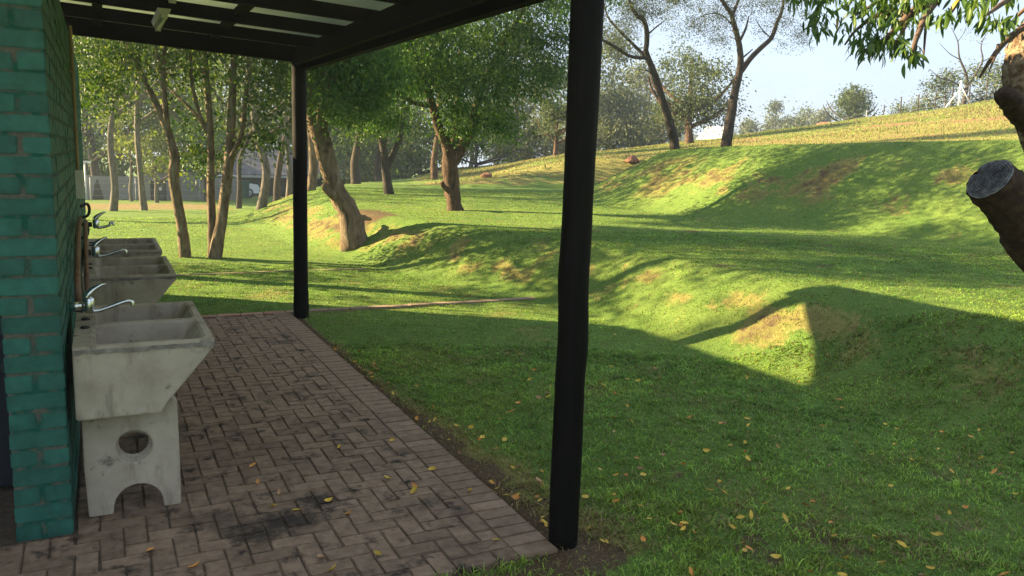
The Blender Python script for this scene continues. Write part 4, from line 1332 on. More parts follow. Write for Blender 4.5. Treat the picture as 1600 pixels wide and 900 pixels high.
far_tree('park_tree', 'thick old tree with dark arching limbs at the end of the wash-house wall', 150, 47, 10, 9, 'leaf_mid', 'bark_dark', 311, .24, .28, -.8, 130, 34, .2, fork=3)
far_tree('park_tree', 'thin pale trunk behind the grassy slope beside the far pole', 450, 29, 7, 3.5, 'leaf_olive', 'bark_grey', 312, .09, .5, .1, 60, 28, .15)
far_tree('park_tree', 'slim dark trunk standing behind the slender forked tree', 592, 42, 9, 6, 'leaf_mid', 'bark_dark', 313, .17, .40, .2, 100, 32, .19)
far_tree('park_tree', 'red-brown straight trunk left of the stout forked tree, on the far bank', 680, 37, 9, 5, 'leaf_olive', 'bark_red', 314, .14, .50, -.1, 80, 30, .18)
# dense trees behind the wall and house
fill = [(100, 58, 15, 11, 'leaf_deep'), (185, 62, 16, 12, 'leaf_olive'), (262, 57, 14, 10, 'leaf_yellow'), (345, 66, 16, 12, 'leaf_yellow'), (410, 74, 17, 11, 'leaf_olive'), (470, 66, 15, 11, 'leaf_mid'), (530, 74, 15, 10, 'leaf_olive'), (585, 70, 14, 10, 'leaf_mid'), (40, 52, 14, 10, 'leaf_mid')]
fl = ['dark leafy tree rising highest just past the end of the wash-house wall', 'broad olive tree behind the two grey trunks and the grey wall', 'leafy tree behind the young yellow-green tree and grey wall', 'tall tree behind the twin-stemmed tree', 'tall olive tree behind the tiled house',
      'tree behind the tiled house and the far pole', 'olive tree behind the leaning trunk', 'tree behind the slender forked tree', 'tree hidden behind the wash-house wall']
for q, (px, d, h, w, lm) in enumerate(fill):
    far_tree('tall_park_tree', fl[q], px, d, h, w, lm, 'bark_grey', 330 + q, .28, .14, rng.uniform(-1, 1), 260, 36, .30, group='trees behind the house')
# low understorey
low = [(135, 52, 4, 7, 'leaf_deep', 'low dark bush at the end of the grey wall'), (515, 60, 5, 9, 'leaf_mid', 'low bush behind the leaning trunk'), (600, 56, 5, 9, 'leaf_olive', 'low bush behind the slender forked tree'), (655, 60, 4.5, 9, 'leaf_mid', 'low bush left of the stout forked tree'), (745, 52, 4, 7, 'leaf_mid', 'low spreading bush right of the stout forked tree')]
for q, (px, d, h, w, lm, lb) in enumerate(low):
    far_tree('bush', lb, px, d, h, w, lm, 'bark_dark', 350 + q, .10, .06, 0, 110, 34, .26, fork=3, group='bushes under the trees')
# centre: gum trees beyond the far bank
gums = [(630, 78, 13, 8, 'leaf_grey', 'hazy gum tree behind the slender forked tree'), (735, 72, 11.5, 7, 'leaf_grey', 'hazy gum tree behind the stout forked tree'), (803, 58, 9.6, 6.0, 'leaf_grey', 'pale gum tree with two thin trunks, right of the stout forked tree'), (850, 82, 11.0, 8, 'leaf_grey', 'pale gum tree left of the nearest pole, topmost there'),
        (905, 76, 10, 8, 'leaf_olive', 'gum tree hidden behind the nearest pole'), (955, 66, 10.2, 7.5, 'leaf_olive', 'leafy gum tree just right of the nearest pole'), (1000, 72, 9.0, 8, 'leaf_grey', 'hazy gum tree behind the leaning thorn tree'), (775, 84, 10, 8, 'leaf_olive', 'gum tree far behind, right of the forked tree crown'), (690, 86, 11, 9, 'leaf_olive', 'gum tree far behind the forked tree trunk')]
for q, (px, d, h, w, lm, lb) in enumerate(gums):
    far_tree('gum_tree', lb, px, d, h, w, lm, 'bark_grey', 370 + q, .2, .18, rng.uniform(-.5, .5), 150, 30, .26, crown_shape='gum', group='gum trees beyond the far bank')
for q, (px, d, h, w, lb) in enumerate([(820, 62, 4.0, 8, 'grey-green thicket left of the small round tree'), (925, 56, 4.6, 8, 'grey-green thicket right of the nearest pole'), (985, 58, 4.6, 8, 'grey-green thicket at the foot of the leaning thorn tree'), (1035, 60, 3.6, 6, 'grey-green thicket left of the rounded tree on the hill'), (880, 66, 4.5, 8, 'grey-green thicket behind the nearest pole')]):
    far_tree('thicket', lb, px, d, h, w, 'leaf_grey', 'bark_grey', 390 + q, .09, .05, 0, 110, 34, .24, fork=3, group='thickets beyond the far bank')
far_tree('round_tree', 'small round bushy tree left of the nearest pole, above the far bank', 868, 44, 2.9, 2.9, 'leaf_olive', 'bark_red', 400, .11, .32, 0, 90, 34, .13, fork=4)
# right: hillside trees
far_tree('hill_tree', 'big rounded green tree on the hill between the two thorn trees', 1077, 43, 5.0, 5.4, 'leaf_olive', 'bark_red', 401, .2, .24, -.3, 200, 40, .14, fork=5)
far_tree('hill_tree', 'small flat-topped tree on the hill crest against the sky', 1321, 62, 3.4, 4.4, 'leaf_olive', 'bark_dark', 402, .13, .26, 0, 120, 36, .16, fork=4)
far_tree('hill_bush', 'low shrub on the hill crest along the wire fence', 1428, 60, 1.7, 4.4, 'leaf_olive', 'bark_dark', 403, .06, .1, 0, 60, 30, .15, fork=3, cat='shrub') if False else far_tree('hill_bush', 'low shrub on the hill crest along the wire fence', 1428, 60, 1.5, 4.4, 'leaf_olive', 'bark_dark', 403, .06, .1, 0, 60, 30, .15, fork=3)
far_tree('hill_bush', 'broad olive shrub behind the bare tree on the hill crest', 1545, 58, 3.4, 5.0, 'leaf_olive', 'bark_dark', 404, .08, .12, 0, 100, 34, .16, fork=3)
far_tree('hill_bush', 'olive shrub at the foot of the bare tree, left of it', 1468, 57, 2.5, 3.6, 'leaf_olive', 'bark_dark', 405, .06, .12, 0, 60, 30, .15, fork=3)
x, y = az_point(1497, 56); zb = tz(x, y)
dx = np.array([C_R[0], C_R[1], 0]) / math.hypot(C_R[0], C_R[1])
bp = lambda u, h: np.array([x, y, zb]) + dx * u + np.array([0, 0, h])
make_tree('bare_tree', 'half bare grey tree on the hill crest behind the white fence post', (x, y, zb),
          [([bp(0, -.1), bp(.0, .8), bp(.05, 1.5), bp(-.1, 2.2), bp(-.6, 3.1), bp(-.8, 4.0), bp(-1.3, 4.8)], [.14, .12, .10, .075, .05, .032, .01]),
           ([bp(.05, 1.4), bp(.5, 2.2), bp(.8, 3.0), bp(.6, 3.8), bp(.9, 4.7)], [.075, .06, .045, .03, .01]),
           ([bp(0, 1.2), bp(-.8, 1.7), bp(-1.6, 1.9), bp(-2.3, 2.4)], [.06, .045, .03, .01]),
           ([bp(.8, 2.9), bp(1.4, 3.3), bp(1.8, 4.0)], [.03, .022, .008]),
           ([bp(-.6, 3.0), bp(-1.2, 3.3), bp(-1.9, 3.9)], [.03, .022, .008]),
           ([bp(-.8, 4.0), bp(-.5, 4.5), bp(-.4, 5.1)], [.02, .015, .006])],
          [(bp(-.6, 4.7), (.5, .5, .4), 5), (bp(.4, 2.4), (1.2, 1, .8), 8), (bp(-1.3, 2.4), (1.0, .8, .5), 8), (bp(.3, 4.2), (1.2, .8, .8), 8)], 'leaf_grey', 'bark_dark', 410, .11, 5, .4, twigs=29, twig_r=.014)
for q, (px, d, h, w, lb) in enumerate([(1167, 120, 10.0, 7, 'faint hazy tree on the skyline just right of the taller thorn tree'), (1206, 122, 12.4, 7, 'faint hazy tree on the skyline, highest of the row'), (1250, 126, 12.0, 10, 'broad faint hazy tree on the skyline'), (1284, 118, 11.6, 7, 'faint hazy tree on the skyline left of the flat-topped tree'), (1180, 104, 6.6, 9, 'low faint scrub on the skyline below the hazy trees'), (1235, 100, 7.2, 9, 'low faint scrub on the skyline, left of the red boulder')]):
    far_tree('skyline_tree', lb, px, d, h, w, 'leaf_grey', 'bark_grey', 420 + q, .25, .12, 0, 150, 30, .36, crown_shape='gum' if q < 4 else 'round', group='hazy trees on the skyline')

# ------------------------------------------------------------------ the peach tree at the right edge
pe_base = np.array([3.15, 1.02, tz(3.15, 1.02)])
peach = empty('peach_tree', pe_base, 'gnarled peach tree at the right edge with a sawn-off limb and drooping leaves', 'tree')
def pl(px, py, Y): return at(px, py, Y)
trunk = MB()
trunk.tube([pe_base - pe_base + np.array([0, 0, -.2]), np.array([.0, .0, .25]), np.array([-.02, .02, .6]), np.array([.0, .02, .95])], [.24, .19, .17, .17], 18, 6, .09, 7)
trunk.build('trunk', M['bark_peach'], peach, True)
fork = pe_base + np.array([0, .02, .85])
# the sawn limb
e = pl(1546, 279, 1.42)
limb = MB().tube(np.array([fork + np.array([0.02, 0, -.1]), fork * .55 + pl(1660, 440, 1.38) * .45, pl(1640, 400, 1.39), pl(1608, 350, 1.40), pl(1572, 306, 1.41), e]) - pe_base, [.13, .10, .084, .076, .069, .064], 22, 7, .07, 8, cap=False)
lo_ = limb.build('sawn_limb', M['bark_peach'], peach, True)
axis = (e - pl(1572, 306, 1.41)); axis /= np.linalg.norm(axis)
# cut face: a slightly domed disc with a radial check
u_ = np.cross(axis, [0, 0, 1.0]); u_ /= np.linalg.norm(u_); w_ = np.cross(u_, axis)
V = [e + axis * .004 - pe_base]; rings = 6; na = 40
rr = np.random.default_rng(3)
for i in range(1, rings + 1):
    for k in range(na):
        a_ = 2 * math.pi * k / na
        rad = .0645 * i / rings * (1 + .02 * math.sin(3 * a_) + .012 * math.sin(7 * a_ + 1))
        crack = -.012 * math.exp(-((((a_ - .35 + math.pi) % (2 * math.pi)) - math.pi) / .10) ** 2) * (i / rings) - .006 * math.exp(-((((a_ - 2.4 + math.pi) % (2 * math.pi)) - math.pi) / .08) ** 2)
        V.append(e + (u_ * math.cos(a_) + w_ * math.sin(a_)) * rad + axis * (.004 + crack + rr.uniform(-.0012, .0012) - (.004 if i == rings else 0)) - pe_base)
F3 = [[0, 1 + k, 1 + (k + 1) % na] for k in range(na)]
F4 = [[1 + (i - 1) * na + k, 1 + i * na + k, 1 + i * na + (k + 1) % na, 1 + (i - 1) * na + (k + 1) % na] for i in range(1, rings) for k in range(na)]
ra_ = [0.0] + [i / rings for i in range(1, rings + 1) for k in range(na)]
an_ = [0.0] + [k / na for i in range(1, rings + 1) for k in range(na)]
cwm, nt, b, out = new_mat('weathered_cut')
at1 = nt.nodes.new("ShaderNodeAttribute"); at1.attribute_name = "rad"
at2 = nt.nodes.new("ShaderNodeAttribute"); at2.attribute_name = "ray"
ns = noise_node(nt, 60, 6, .7, geo_pos(nt)); nf = noise_node(nt, 14, 4, .6, geo_pos(nt))
def mth(op, a_, b_):
    m_ = nt.nodes.new("ShaderNodeMath"); m_.operation = op
    for i_, v_ in enumerate((a_, b_)):
        if isinstance(v_, (int, float)): m_.inputs[i_].default_value = v_
        else: nt.links.new(v_, m_.inputs[i_])
    return m_.outputs[0]
ring = mth('SINE', mth('ADD', mth('MULTIPLY', at1.outputs['Fac'], 62.0), mth('MULTIPLY', nf.outputs[0], 9.0)), 0)
val = mth('ADD', mth('MULTIPLY', ring, .10), ns.outputs[0])
val = mth('ADD', val, mth('MULTIPLY', mth('POWER', at1.outputs['Fac'], 6.0), .22))
cc_ = ramp_node(nt, val, [(.3, (.018, .018, .019)), (.55, (.05, .05, .052)), (.72, (.11, .11, .112)), (.95, (.2, .19, .175))]).outputs[0]
nt.links.new(cc_, b.inputs['Base Color']); b.inputs['Roughness'].default_value = .9; b.inputs['Specular IOR Level'].default_value = .1
add_bump(nt, b, val, .9, .004)
link('cut_face', np_mesh('cut_face', V, [np.array(F3), np.array(F4)], cwm, True, {'rad': ('FLOAT', ra_), 'ray': ('FLOAT', an_)}), lo_)
tag(lo_, 'thick sawn-off limb with a grey weathered cut face')
# the upper limb with flaking bark, and its short dead stub
ul = MB().tube(np.array([fork, pl(1760, 420, 1.55), pl(1700, 300, 1.65), pl(1640, 190, 1.72), pl(1607, 130, 1.75), pl(1612, 75, 1.76), pl(1640, 20, 1.72), pl(1640, -60, 1.7)]) - pe_base, [.13, .11, .10, .088, .072, .068, .05, .045], 24, 8, .13, 9)
ul_o = ul.build('limb', M['bark_lichen'], peach, True)
MB().tube(np.array([pl(1625, 200, 1.70), pl(1600, 178, 1.68), pl(1582, 160, 1.66), pl(1567, 147, 1.65), pl(1563, 143, 1.65)]) - pe_base, [.045, .042, .034, .026, .012], 14, 5, .16, 10).build('dead_stub', M['bark_peach'], ul_o, True)
# branches reaching out overhead to the left
br = [([(1640, -60, 1.7), (1560, -45, 1.72), (1480, -20, 1.75), (1420, 25, 1.80), (1385, 60, 1.84), (1345, 82, 1.88)], [.03, .024, .019, .014, .009, .004]),
      ([(1480, -20, 1.75), (1450, 20, 1.72), (1432, 60, 1.70), (1421, 98, 1.69)], [.013, .010, .008, .004]),
      ([(1640, 20, 1.72), (1600, 42, 1.74), (1570, 66, 1.76), (1545, 98, 1.78), (1530, 122, 1.80)], [.016, .012, .010, .007, .003]),
      ([(1560, -45, 1.72), (1440, -60, 1.9), (1350, -40, 2.05), (1290, 0, 2.15), (1265, 30, 2.2)], [.02, .016, .012, .008, .003]),
      ([(1420, 25, 1.80), (1380, 20, 1.9), (1340, 45, 2.0), (1320, 70, 2.05)], [.009, .007, .005, .003]),
      ([(1440, -60, 1.9), (1400, -20, 1.95), (1360, 10, 2.0), (1328, 28, 2.05)], [.010, .008, .006, .003]),
      ([(1560, 70, 1.76), (1556, 85, 1.75), (1545, 112, 1.74)], [.006, .005, .002]),
      ([(1640, -60, 1.7), (1600, -20, 1.6), (1560, 10, 1.55), (1540, 25, 1.52)], [.014, .010, .007, .003]),
      ([(1640, -60, 1.7), (1625, -10, 1.75), (1595, 20, 1.8), (1575, 40, 1.82)], [.014, .010, .007, .003]),
      ([(1420, 30, 1.80), (1405, 58, 1.78), (1390, 78, 1.77)], [.007, .005, .003]),
      ([(1450, 20, 1.72), (1446, 50, 1.7), (1442, 102, 1.69)], [.005, .004, .002]),
      ([(1510, -35, 1.73), (1498, 0, 1.68), (1480, 30, 1.66)], [.008, .006, .003])]
for q, (pts, rad) in enumerate(br):
    MB().tube(np.array([pl(*p) for p in pts]) - pe_base, rad, 8, 4, .05, 60 + q).build('branch', M['twig'], peach, True)


def peach_leaf(seed, mat):
    """A long narrow leaf, folded along the rib and curling down at the tip."""
    r = random.Random(seed)
    n = 7
    V = []
    curl = r.uniform(.5, 1.2)
    for i in range(n):
        t = i / (n - 1)
        w = .125 * math.sin(math.pi * min(1, t * .96 + .02)) ** .8 * (1 - .25 * t)
        z = -curl * .28 * t * t; x = t * (1 - .12 * curl * t)
        V += [(x, -w, z + w * .45), (x, 0, z), (x, w, z + w * .45)]
    F = []
    for i in range(n - 1):
        a_ = i * 3
        F += [[a_, a_ + 3, a_ + 4, a_ + 1], [a_ + 1, a_ + 4, a_ + 5, a_ + 2]]
    me = np_mesh('leaf', V, np.array(F), mat, True, {'rnd': ('FLOAT', np.full(len(V), r.uniform(.1, .9)))})
    return me


pls = [peach_leaf(i, M['leaf_peach']) for i in range(9)] + [peach_leaf(20, M['leaf_peach_old'])]
tips = []
for (px, py, Y, k, sp) in [(1258, 8, 2.2, 12, 16), (1290, 38, 2.18, 9, 12), (1283, 60, 2.15, 7, 8), (1322, 50, 2.05, 5, 8), (1340, 20, 2.0, 14, 18), (1375, 20, 1.92, 18, 22), (1400, 40, 1.85, 20, 22), (1372, 52, 1.9, 16, 18), (1350, 78, 1.9, 14, 14), (1368, 84, 1.86, 12, 12), (1392, 78, 1.82, 12, 12),
                          (1410, 82, 1.76, 8, 10), (1422, 92, 1.7, 6, 8), (1436, 98, 1.69, 4, 5), (1425, 20, 1.8, 16, 20), (1300, -5, 2.1, 10, 18), (1450, -5, 1.75, 14, 20), (1472, 40, 1.66, 8, 10), (1484, 38, 1.65, 6, 8), (1520, 15, 1.55, 8, 14), (1530, 30, 1.53, 6, 8), (1580, 8, 1.7, 8, 14), (1552, 45, 1.78, 6, 8), (1570, 50, 1.79, 7, 10), (1596, 44, 1.75, 5, 8), (1545, 0, 1.6, 6, 10), (1360, -10, 1.95, 14, 24), (1405, 5, 1.85, 14, 22)]:
    for q in range(k):
        tips.append((px - 6 + random.gauss(0, sp * .75), py - 6 + random.gauss(0, sp * .55), Y + random.gauss(0, .07)))
random.shuffle(tips)
more = MB(); more_r = []
extra_tips = [(px + random.gauss(0, 9), py + random.gauss(0, 7), Y + random.gauss(0, .05)) for px, py, Y in tips for _ in (0, 1)]
for (px, py, Y) in extra_tips + tips[298:]:
    me = pls[random.randrange(9)]
    s = random.uniform(.032, .056)
    m4 = Matrix.Translation(Vector(pl(px, py - 8, Y) - pe_base)) @ Euler((random.gauss(0, .7), math.radians(random.uniform(20, 85)), random.uniform(0, 6.28))).to_matrix().to_4x4() @ Matrix.Diagonal((s, s * random.uniform(.85, 1.25), s, 1))
    V = np.array([m4 @ v.co for v in me.vertices])
    more.add(V, np.array([list(p.vertices) for p in me.polygons])); more_r.append(np.full(len(V), random.uniform(.05, .9)))
tag(link('leaves', more.mesh('leaves', M['leaf_peach'], True, {'rnd': ('FLOAT', np.concatenate(more_r))}), peach), kind='stuff')
for q, (px, py, Y) in enumerate(tips[:298]):
    p = pl(px, py - 10, Y) - pe_base
    me = pls[9] if random.random() < .035 else pls[random.randrange(9)]
    o = link('leaf', me, peach, p, (random.gauss(0, .7), math.radians(random.uniform(20, 85)), random.uniform(0, 6.28)))
    s = random.uniform(.036, .062); o.scale = (s, s * random.uniform(.85, 1.25), s)

# ------------------------------------------------------------------ fallen leaves
def fallen_mesh(seed, mat):
    r = random.Random(seed)
    n = 6; V = []
    c = r.uniform(.5, 2.2)
    for i in range(n):
        t = i / (n - 1) - .5
        w = .25 * math.cos(math.pi * t * .97) ** .8
        a_ = c * t
        x = math.sin(a_) / c; z = (1 - math.cos(a_)) / c
        V += [(x, -w, z + w * .5), (x, 0, z), (x, w, z + w * .5)]
    F = []
    for i in range(n - 1):
        b0 = i * 3
        F += [[b0, b0 + 3, b0 + 4, b0 + 1], [b0 + 1, b0 + 4, b0 + 5, b0 + 2]]
    return np_mesh('fallen_leaf', V, np.array(F), mat, True)


fm = [fallen_mesh(i, M[m]) for i, m in enumerate(['fall_yellow', 'fall_yellow', 'fall_orange', 'fall_orange', 'fall_orange', 'fall_brown', 'fall_brown'])]
def drop(x, y, z, label, group, s0=.045, s1=.085):
    k = random.choice((0, 0, 0, 1, 1, 1, 2, 3, 4, 5, 6))
    label = ('yellow', 'orange', 'brown')[(0, 0, 1, 1, 1, 2, 2)[k]] + ' ' + label
    o = link('fallen_leaf', fm[k], None, (x, y, z), (random.gauss(0, .35), random.gauss(0, .35), random.uniform(0, 6.28)))
    s = random.uniform(s0, s1); o.scale = (s, s * random.uniform(.7, 1.2), s)
    tag(o, label, 'leaf', group)


for px, py in [(402, 757), (437, 772), (463, 800), (427, 794), (513, 785), (545, 805), (647, 770), (675, 735), (502, 875), (305, 888), (612, 690), (590, 868), (530, 700), (235, 862), (395, 730), (345, 665), (605, 750), (775, 847), (735, 770), (520, 893), (648, 762)]:
    d = (px - 800) * C_R - (py - 450) * C_U + F_PX * C_F
    t = -EYE / d[2]
    drop(d[0] * t, d[1] * t, .008, 'fallen leaf lying on the brick paving', 'fallen leaves on the paving', .04, .065)
n = 0
r_ = np.random.default_rng(77)
while n < 64:
    y = r_.uniform(2.9, 7.0); x = PAVE_X1 + abs(r_.normal(0, .16)) + .02
    if math.hypot(x - 1.85, y - 3.02) < .1: continue
    drop(x, y, tz(x, y) + .02, 'dry fallen leaf on the bare soil strip beside the paving edge', 'fallen leaves beside the paving', .028, .055); n += 1
n = 0
while n < 215:
    az = math.radians(r_.uniform(24, 64)); d = 2.2 + 6.2 * r_.beta(1.4, 2.4)
    x, y = d * math.sin(az), d * math.cos(az)
    if x < PAVE_X1 + .15 or x > 5.6: continue
    if vnoise(np.array([x]), np.array([y]), .6, 91)[0] + .35 < r_.uniform(0, 1): continue
    drop(x, y, tz(x, y) + .036, 'small fallen leaf lying in the shaded lawn', 'fallen leaves on the lawn', .034, .06); n += 1

# ------------------------------------------------------------------ far left: grey wall, kiosk, fence, tiled house, car, bins, lamp
def ground_z_line(x, y): return tz(x, y)


gw = empty('boundary_wall', (0, 47, tz(0, 47)), 'long low grey plastered boundary wall beyond the far lawn', 'wall')
zb = tz(0, 47)
for q, (xa, xb) in enumerate(((-6, -2), (-1.98, 2), (2.02, 4.6), (4.62, 6.7))):
    MB().box((xa, -.1, -.3), (xb, .1, 1.18 + .02 * (q % 2))).build('panel', M['grey_wall'], gw)
    MB().box((xa - .12, -.14, -.3), (xa + .12, -.102, 1.3)).build('pier', M['grey_wall'], gw)
sh = empty('grey_shed', (3.6, 48.4, tz(3.6, 48.4)), 'small grey shed with a low pitched roof behind the boundary wall', 'building')
MB().box((-1.6, 0, -.2), (1.6, 2.5, 1.5)).build('wall', M['grey_wall'], sh)
MB().prism([(-1.8, 1.48), (1.8, 1.48), (0, 2.0)], 1, -.15, 2.7).build('roof', M['dark_wall'], sh)
kp = at(247, 290, 45.6); kz = tz(kp[0], kp[1])
ko = empty('service_kiosk', (kp[0], kp[1], kz), 'dark narrow kiosk with a white notice standing before the grey wall', 'kiosk')
MB().box((-.36, -.3, -.1), (.36, .3, .95)).build('cabinet', M['door_dark'], ko)
MB().box((-.42, -.35, .952), (.42, .35, 1.02)).build('cap', M['dark_wall'], ko)
MB().box((-.02, -.315, .1), (.30, -.302, .9)).build('door', M['dark_wall'], ko)
MB().box((.02, -.325, .52), (.14, -.317, .68)).build('notice', M['white_paint'], ko)
MB().box((-.95, -.28, -.1), (-.38, .2, .92)).build('panel', M['grey_wall'], ko)

wf = empty('wire_fence', (0, 44.6, tz(0, 44.6)), 'thin wire fence on pale posts in front of the grey wall', 'fence')
for q, xx in enumerate(np.arange(-3.5, 6.6, 1.0)):
    MB().tube([(xx, 0, -.2), (xx + .01, 0, 1.12)], .026, 7, 1).build('post', M['galv'], wf, True)
for hz_ in (.25, .55, .85, 1.08):
    MB().tube([(-3.5, 0, hz_), (6.5, 0, hz_)], .005, 4, 1).build('wire', M['galv'], wf)
lp = at(135, 310, 46.0)
ll = empty('lamp_post', (lp[0], 46.0, tz(lp[0], 46.0)), 'white T-shaped lamp post by the end of the wash-house wall', 'lamp')
MB().tube([(0, 0, -.2), (0, 0, 1.85)], .04, 8, 1).build('pole', M['white_paint'], ll, True)
MB().box((-.28, -.05, 1.85), (.28, .05, 1.93)).build('arm', M['white_paint'], ll)
for s in (-1, 1): MB().box((s * .2 - .08, -.07, 1.80), (s * .2 + .08, .07, 1.848)).build('lamp', M['lamp_glass'], ll)

hp = np.array([14.2, 60.0]); hz0 = tz(13, 58) 
hz0 = EYE - (300 - 234) / F_PX * 57
th = empty('tiled_house', (11.2, 57.0, hz0), 'dark walled house with a grey tiled roof behind the grassy slope', 'building')
MB().box((-3.0, 0, -1.5), (5.6, 5, 1.35)).build('wall', M['dark_wall'], th)
rf = MB().prism([(-.7, 1.26), (2.5, 2.95), (2.5, 2.88), (-.7, 1.19)], 0, -3.5, 6.1).build('roof', M['dark_wall'], th)
tm = MB().prism([(0, 0), (.36, .19), (.36, .235), (0, .045)], 0, -.15, .15).mesh('tile', M['tile'])
MB().prism([(2.5, 2.95), (5.7, 1.26), (5.7, 1.19), (2.5, 2.88)], 0, -3.5, 6.1).build('roof_slope', M['tile'], rf)
for j in range(9):
    for i in range(31):
        if j * 31 + i >= 290: break
        link('tile', tm, rf, (-3.35 + .31 * i + (.15 if j % 2 else 0), -.72 + j * .355, 1.27 + j * .1875))
MB().box((-3.5, -.74, 1.10), (6.1, -.705, 1.26)).build('fascia', M['galv'], rf)
for xx in (-1.3, .7):
    MB().box((xx - .16, -.55, -1.5), (xx + .16, -.25, 1.18)).build('pillar', M['pillar_tan'], th)
dd = MB().box((-.9, -.03, -.8), (.3, -.003, 1.0)).build('glass_door', M['glass_dark'], th)
MB().box((-.33, -.05, -.8), (-.27, -.032, 1.0)).build('mullion', M['galv'], dd)
wd = MB().box((2.0, -.03, .25), (3.4, -.003, .85)).build('window', M['glass_dark'], th)
MB().box((1.95, -.05, .18), (3.45, -.032, .24)).build('sill', M['galv'], wd)

cp = at(349, 300, 52); cz = tz(cp[0], cp[1])
car = empty('parked_car', (cp[0], 52, cz), 'white car parked beside the tiled house, half hidden by trunks', 'car')
car.rotation_euler = (0, 0, .5)
MB().prism([(-2.0, .28), (2.0, .28), (2.05, .62), (1.9, .82), (1.1, .92), (-1.9, .95), (-2.05, .6)], 1, -.82, .82).build('body', M['white_paint'], car)
cb = MB().prism([(-1.75, .951), (1.05, .925), (.45, 1.38), (-1.3, 1.42)], 1, -.7, .7).build('cabin', M['white_paint'], car)
for s in (-1, 1):
    MB().prism([(-1.5, 1.0), (.8, .98), (.36, 1.32), (-1.2, 1.35)], 1, s * .705 - .004, s * .705 + .004).build('window', M['glass_dark'], cb)
MB().beam((1.0, 0, .97), (.50, 0, 1.345), 1.2, .03).build('windscreen', M['glass_dark'], cb)
for sx in (-1.25, 1.25):
    for s in (-1, 1):
        wo_ = MB().tube([(sx, s * .70, .30), (sx, s * .86, .30)], .30, 16, 1).build('wheel', M['black_rubber'], car, True)
        MB().tube([(sx, s * .861, .30), (sx, s * .868, .30)], .18, 12, 1).build('rim', M['galv'], wo_, True)
for s in (-.55, .55): MB().box((2.03, s - .15, .6), (2.07, s + .15, .72)).build('headlight', M['lamp_glass'], car)
for q, (px, lb) in enumerate(((367, 'green wheeled bin left of the dark leaning trunk'), (381, 'green wheeled bin right of the dark leaning trunk, nearer the tan pillar'))):
    p = at(px, 300, 50); z0_ = tz(p[0], 50)
    bi = empty('wheelie_bin', (p[0], 50, z0_), lb, 'bin', 'green bins')
    MB().prism([(-.24, .06), (.24, .06), (.29, .98), (-.29, .98)], 1, -.28, .28).build('body', M['green_bin'], bi)
    MB().box((-.31, -.32, .982), (.31, .34, 1.05)).build('lid', M['green_bin'], bi)
    for s in (-1, 1): MB().tube([(s * .2, .26, .1), (s * .28, .26, .1)], .1, 10, 1).build('wheel', M['black_rubber'], bi)

# ------------------------------------------------------------------ the hill: white tent, fence, braced post, boulders
def hill_at(px, dist):
    x, y = az_point(px, dist); return np.array([x, y, tz(x, y)])


tp = hill_at(1117, 47)
tent = empty('ridge_tent', tp, 'white ridge tent with a pale blue gable beside the rounded tree on the hill', 'tent')
tent.rotation_euler = (0, 0, -math.atan2(tp[0], tp[1]))
zt_ = EYE + (254.5 - 219) / F_PX * 47 - tp[2]
g0 = np.array([[-.95, .9, 0 + zt_], [.55, .9, zt_], [.95, -.0, zt_]])
ridge_a, ridge_b = (-.55, 1.3, .76 + zt_), (.42, 1.0, .80 + zt_)
mb = MB(); mb.add([(-1.05, .2, zt_), (.30, -.15, zt_), (.44, .25, .44 + zt_), (-.95, .5, .40 + zt_), (-1.05, .3, zt_ - .03), (.30, -.05, zt_ - .03), (.44, .35, .41 + zt_), (-.95, .6, .37 + zt_)],
                  [[0, 1, 2, 3], [7, 6, 5, 4], [0, 4, 5, 1], [1, 5, 6, 2], [2, 6, 7, 3], [3, 7, 4, 0]]); mb.build('panel', M['white_paint'], tent)
mb = MB(); mb.add([(-.72, .52, .46 + zt_), (.47, .27, .46 + zt_), (.52, .9, .80 + zt_), (-.62, 1.15, .74 + zt_), (-.72, .57, .43 + zt_), (.47, .32, .43 + zt_), (.52, .95, .77 + zt_), (-.62, 1.2, .71 + zt_)],
                  [[0, 1, 2, 3], [7, 6, 5, 4], [0, 4, 5, 1], [1, 5, 6, 2], [2, 6, 7, 3], [3, 7, 4, 0]]); mb.build('panel', M['white_paint'], tent)
mb = MB(); mb.add([(.32, -.12, zt_), (.98, .5, zt_), (.53, .88, .80 + zt_), (.34, -.06, zt_), (.94, .55, zt_), (.51, .93, .78 + zt_)], [[0, 1, 2], [5, 4, 3], ]); mb.add([(.32, -.12, zt_), (.98, .5, zt_), (.53, .88, .80 + zt_), (.34, -.06, zt_), (.94, .55, zt_), (.51, .93, .78 + zt_)], [[0, 3, 4, 1], [1, 4, 5, 2], [2, 5, 3, 0]])
mb.build('gable', M['blue_shade'], tent)
MB().box((-1.9, .3, zt_ - .1), (-.98, 1.1, .26 + zt_)).build('annex', M['blue_shade'], tent)
for s in (-.98, .3): MB().tube([(s, .3, -.6 + 0), (s, .3, zt_ + .02)], .03, 6, 1).build('leg', M['galv'], tent)

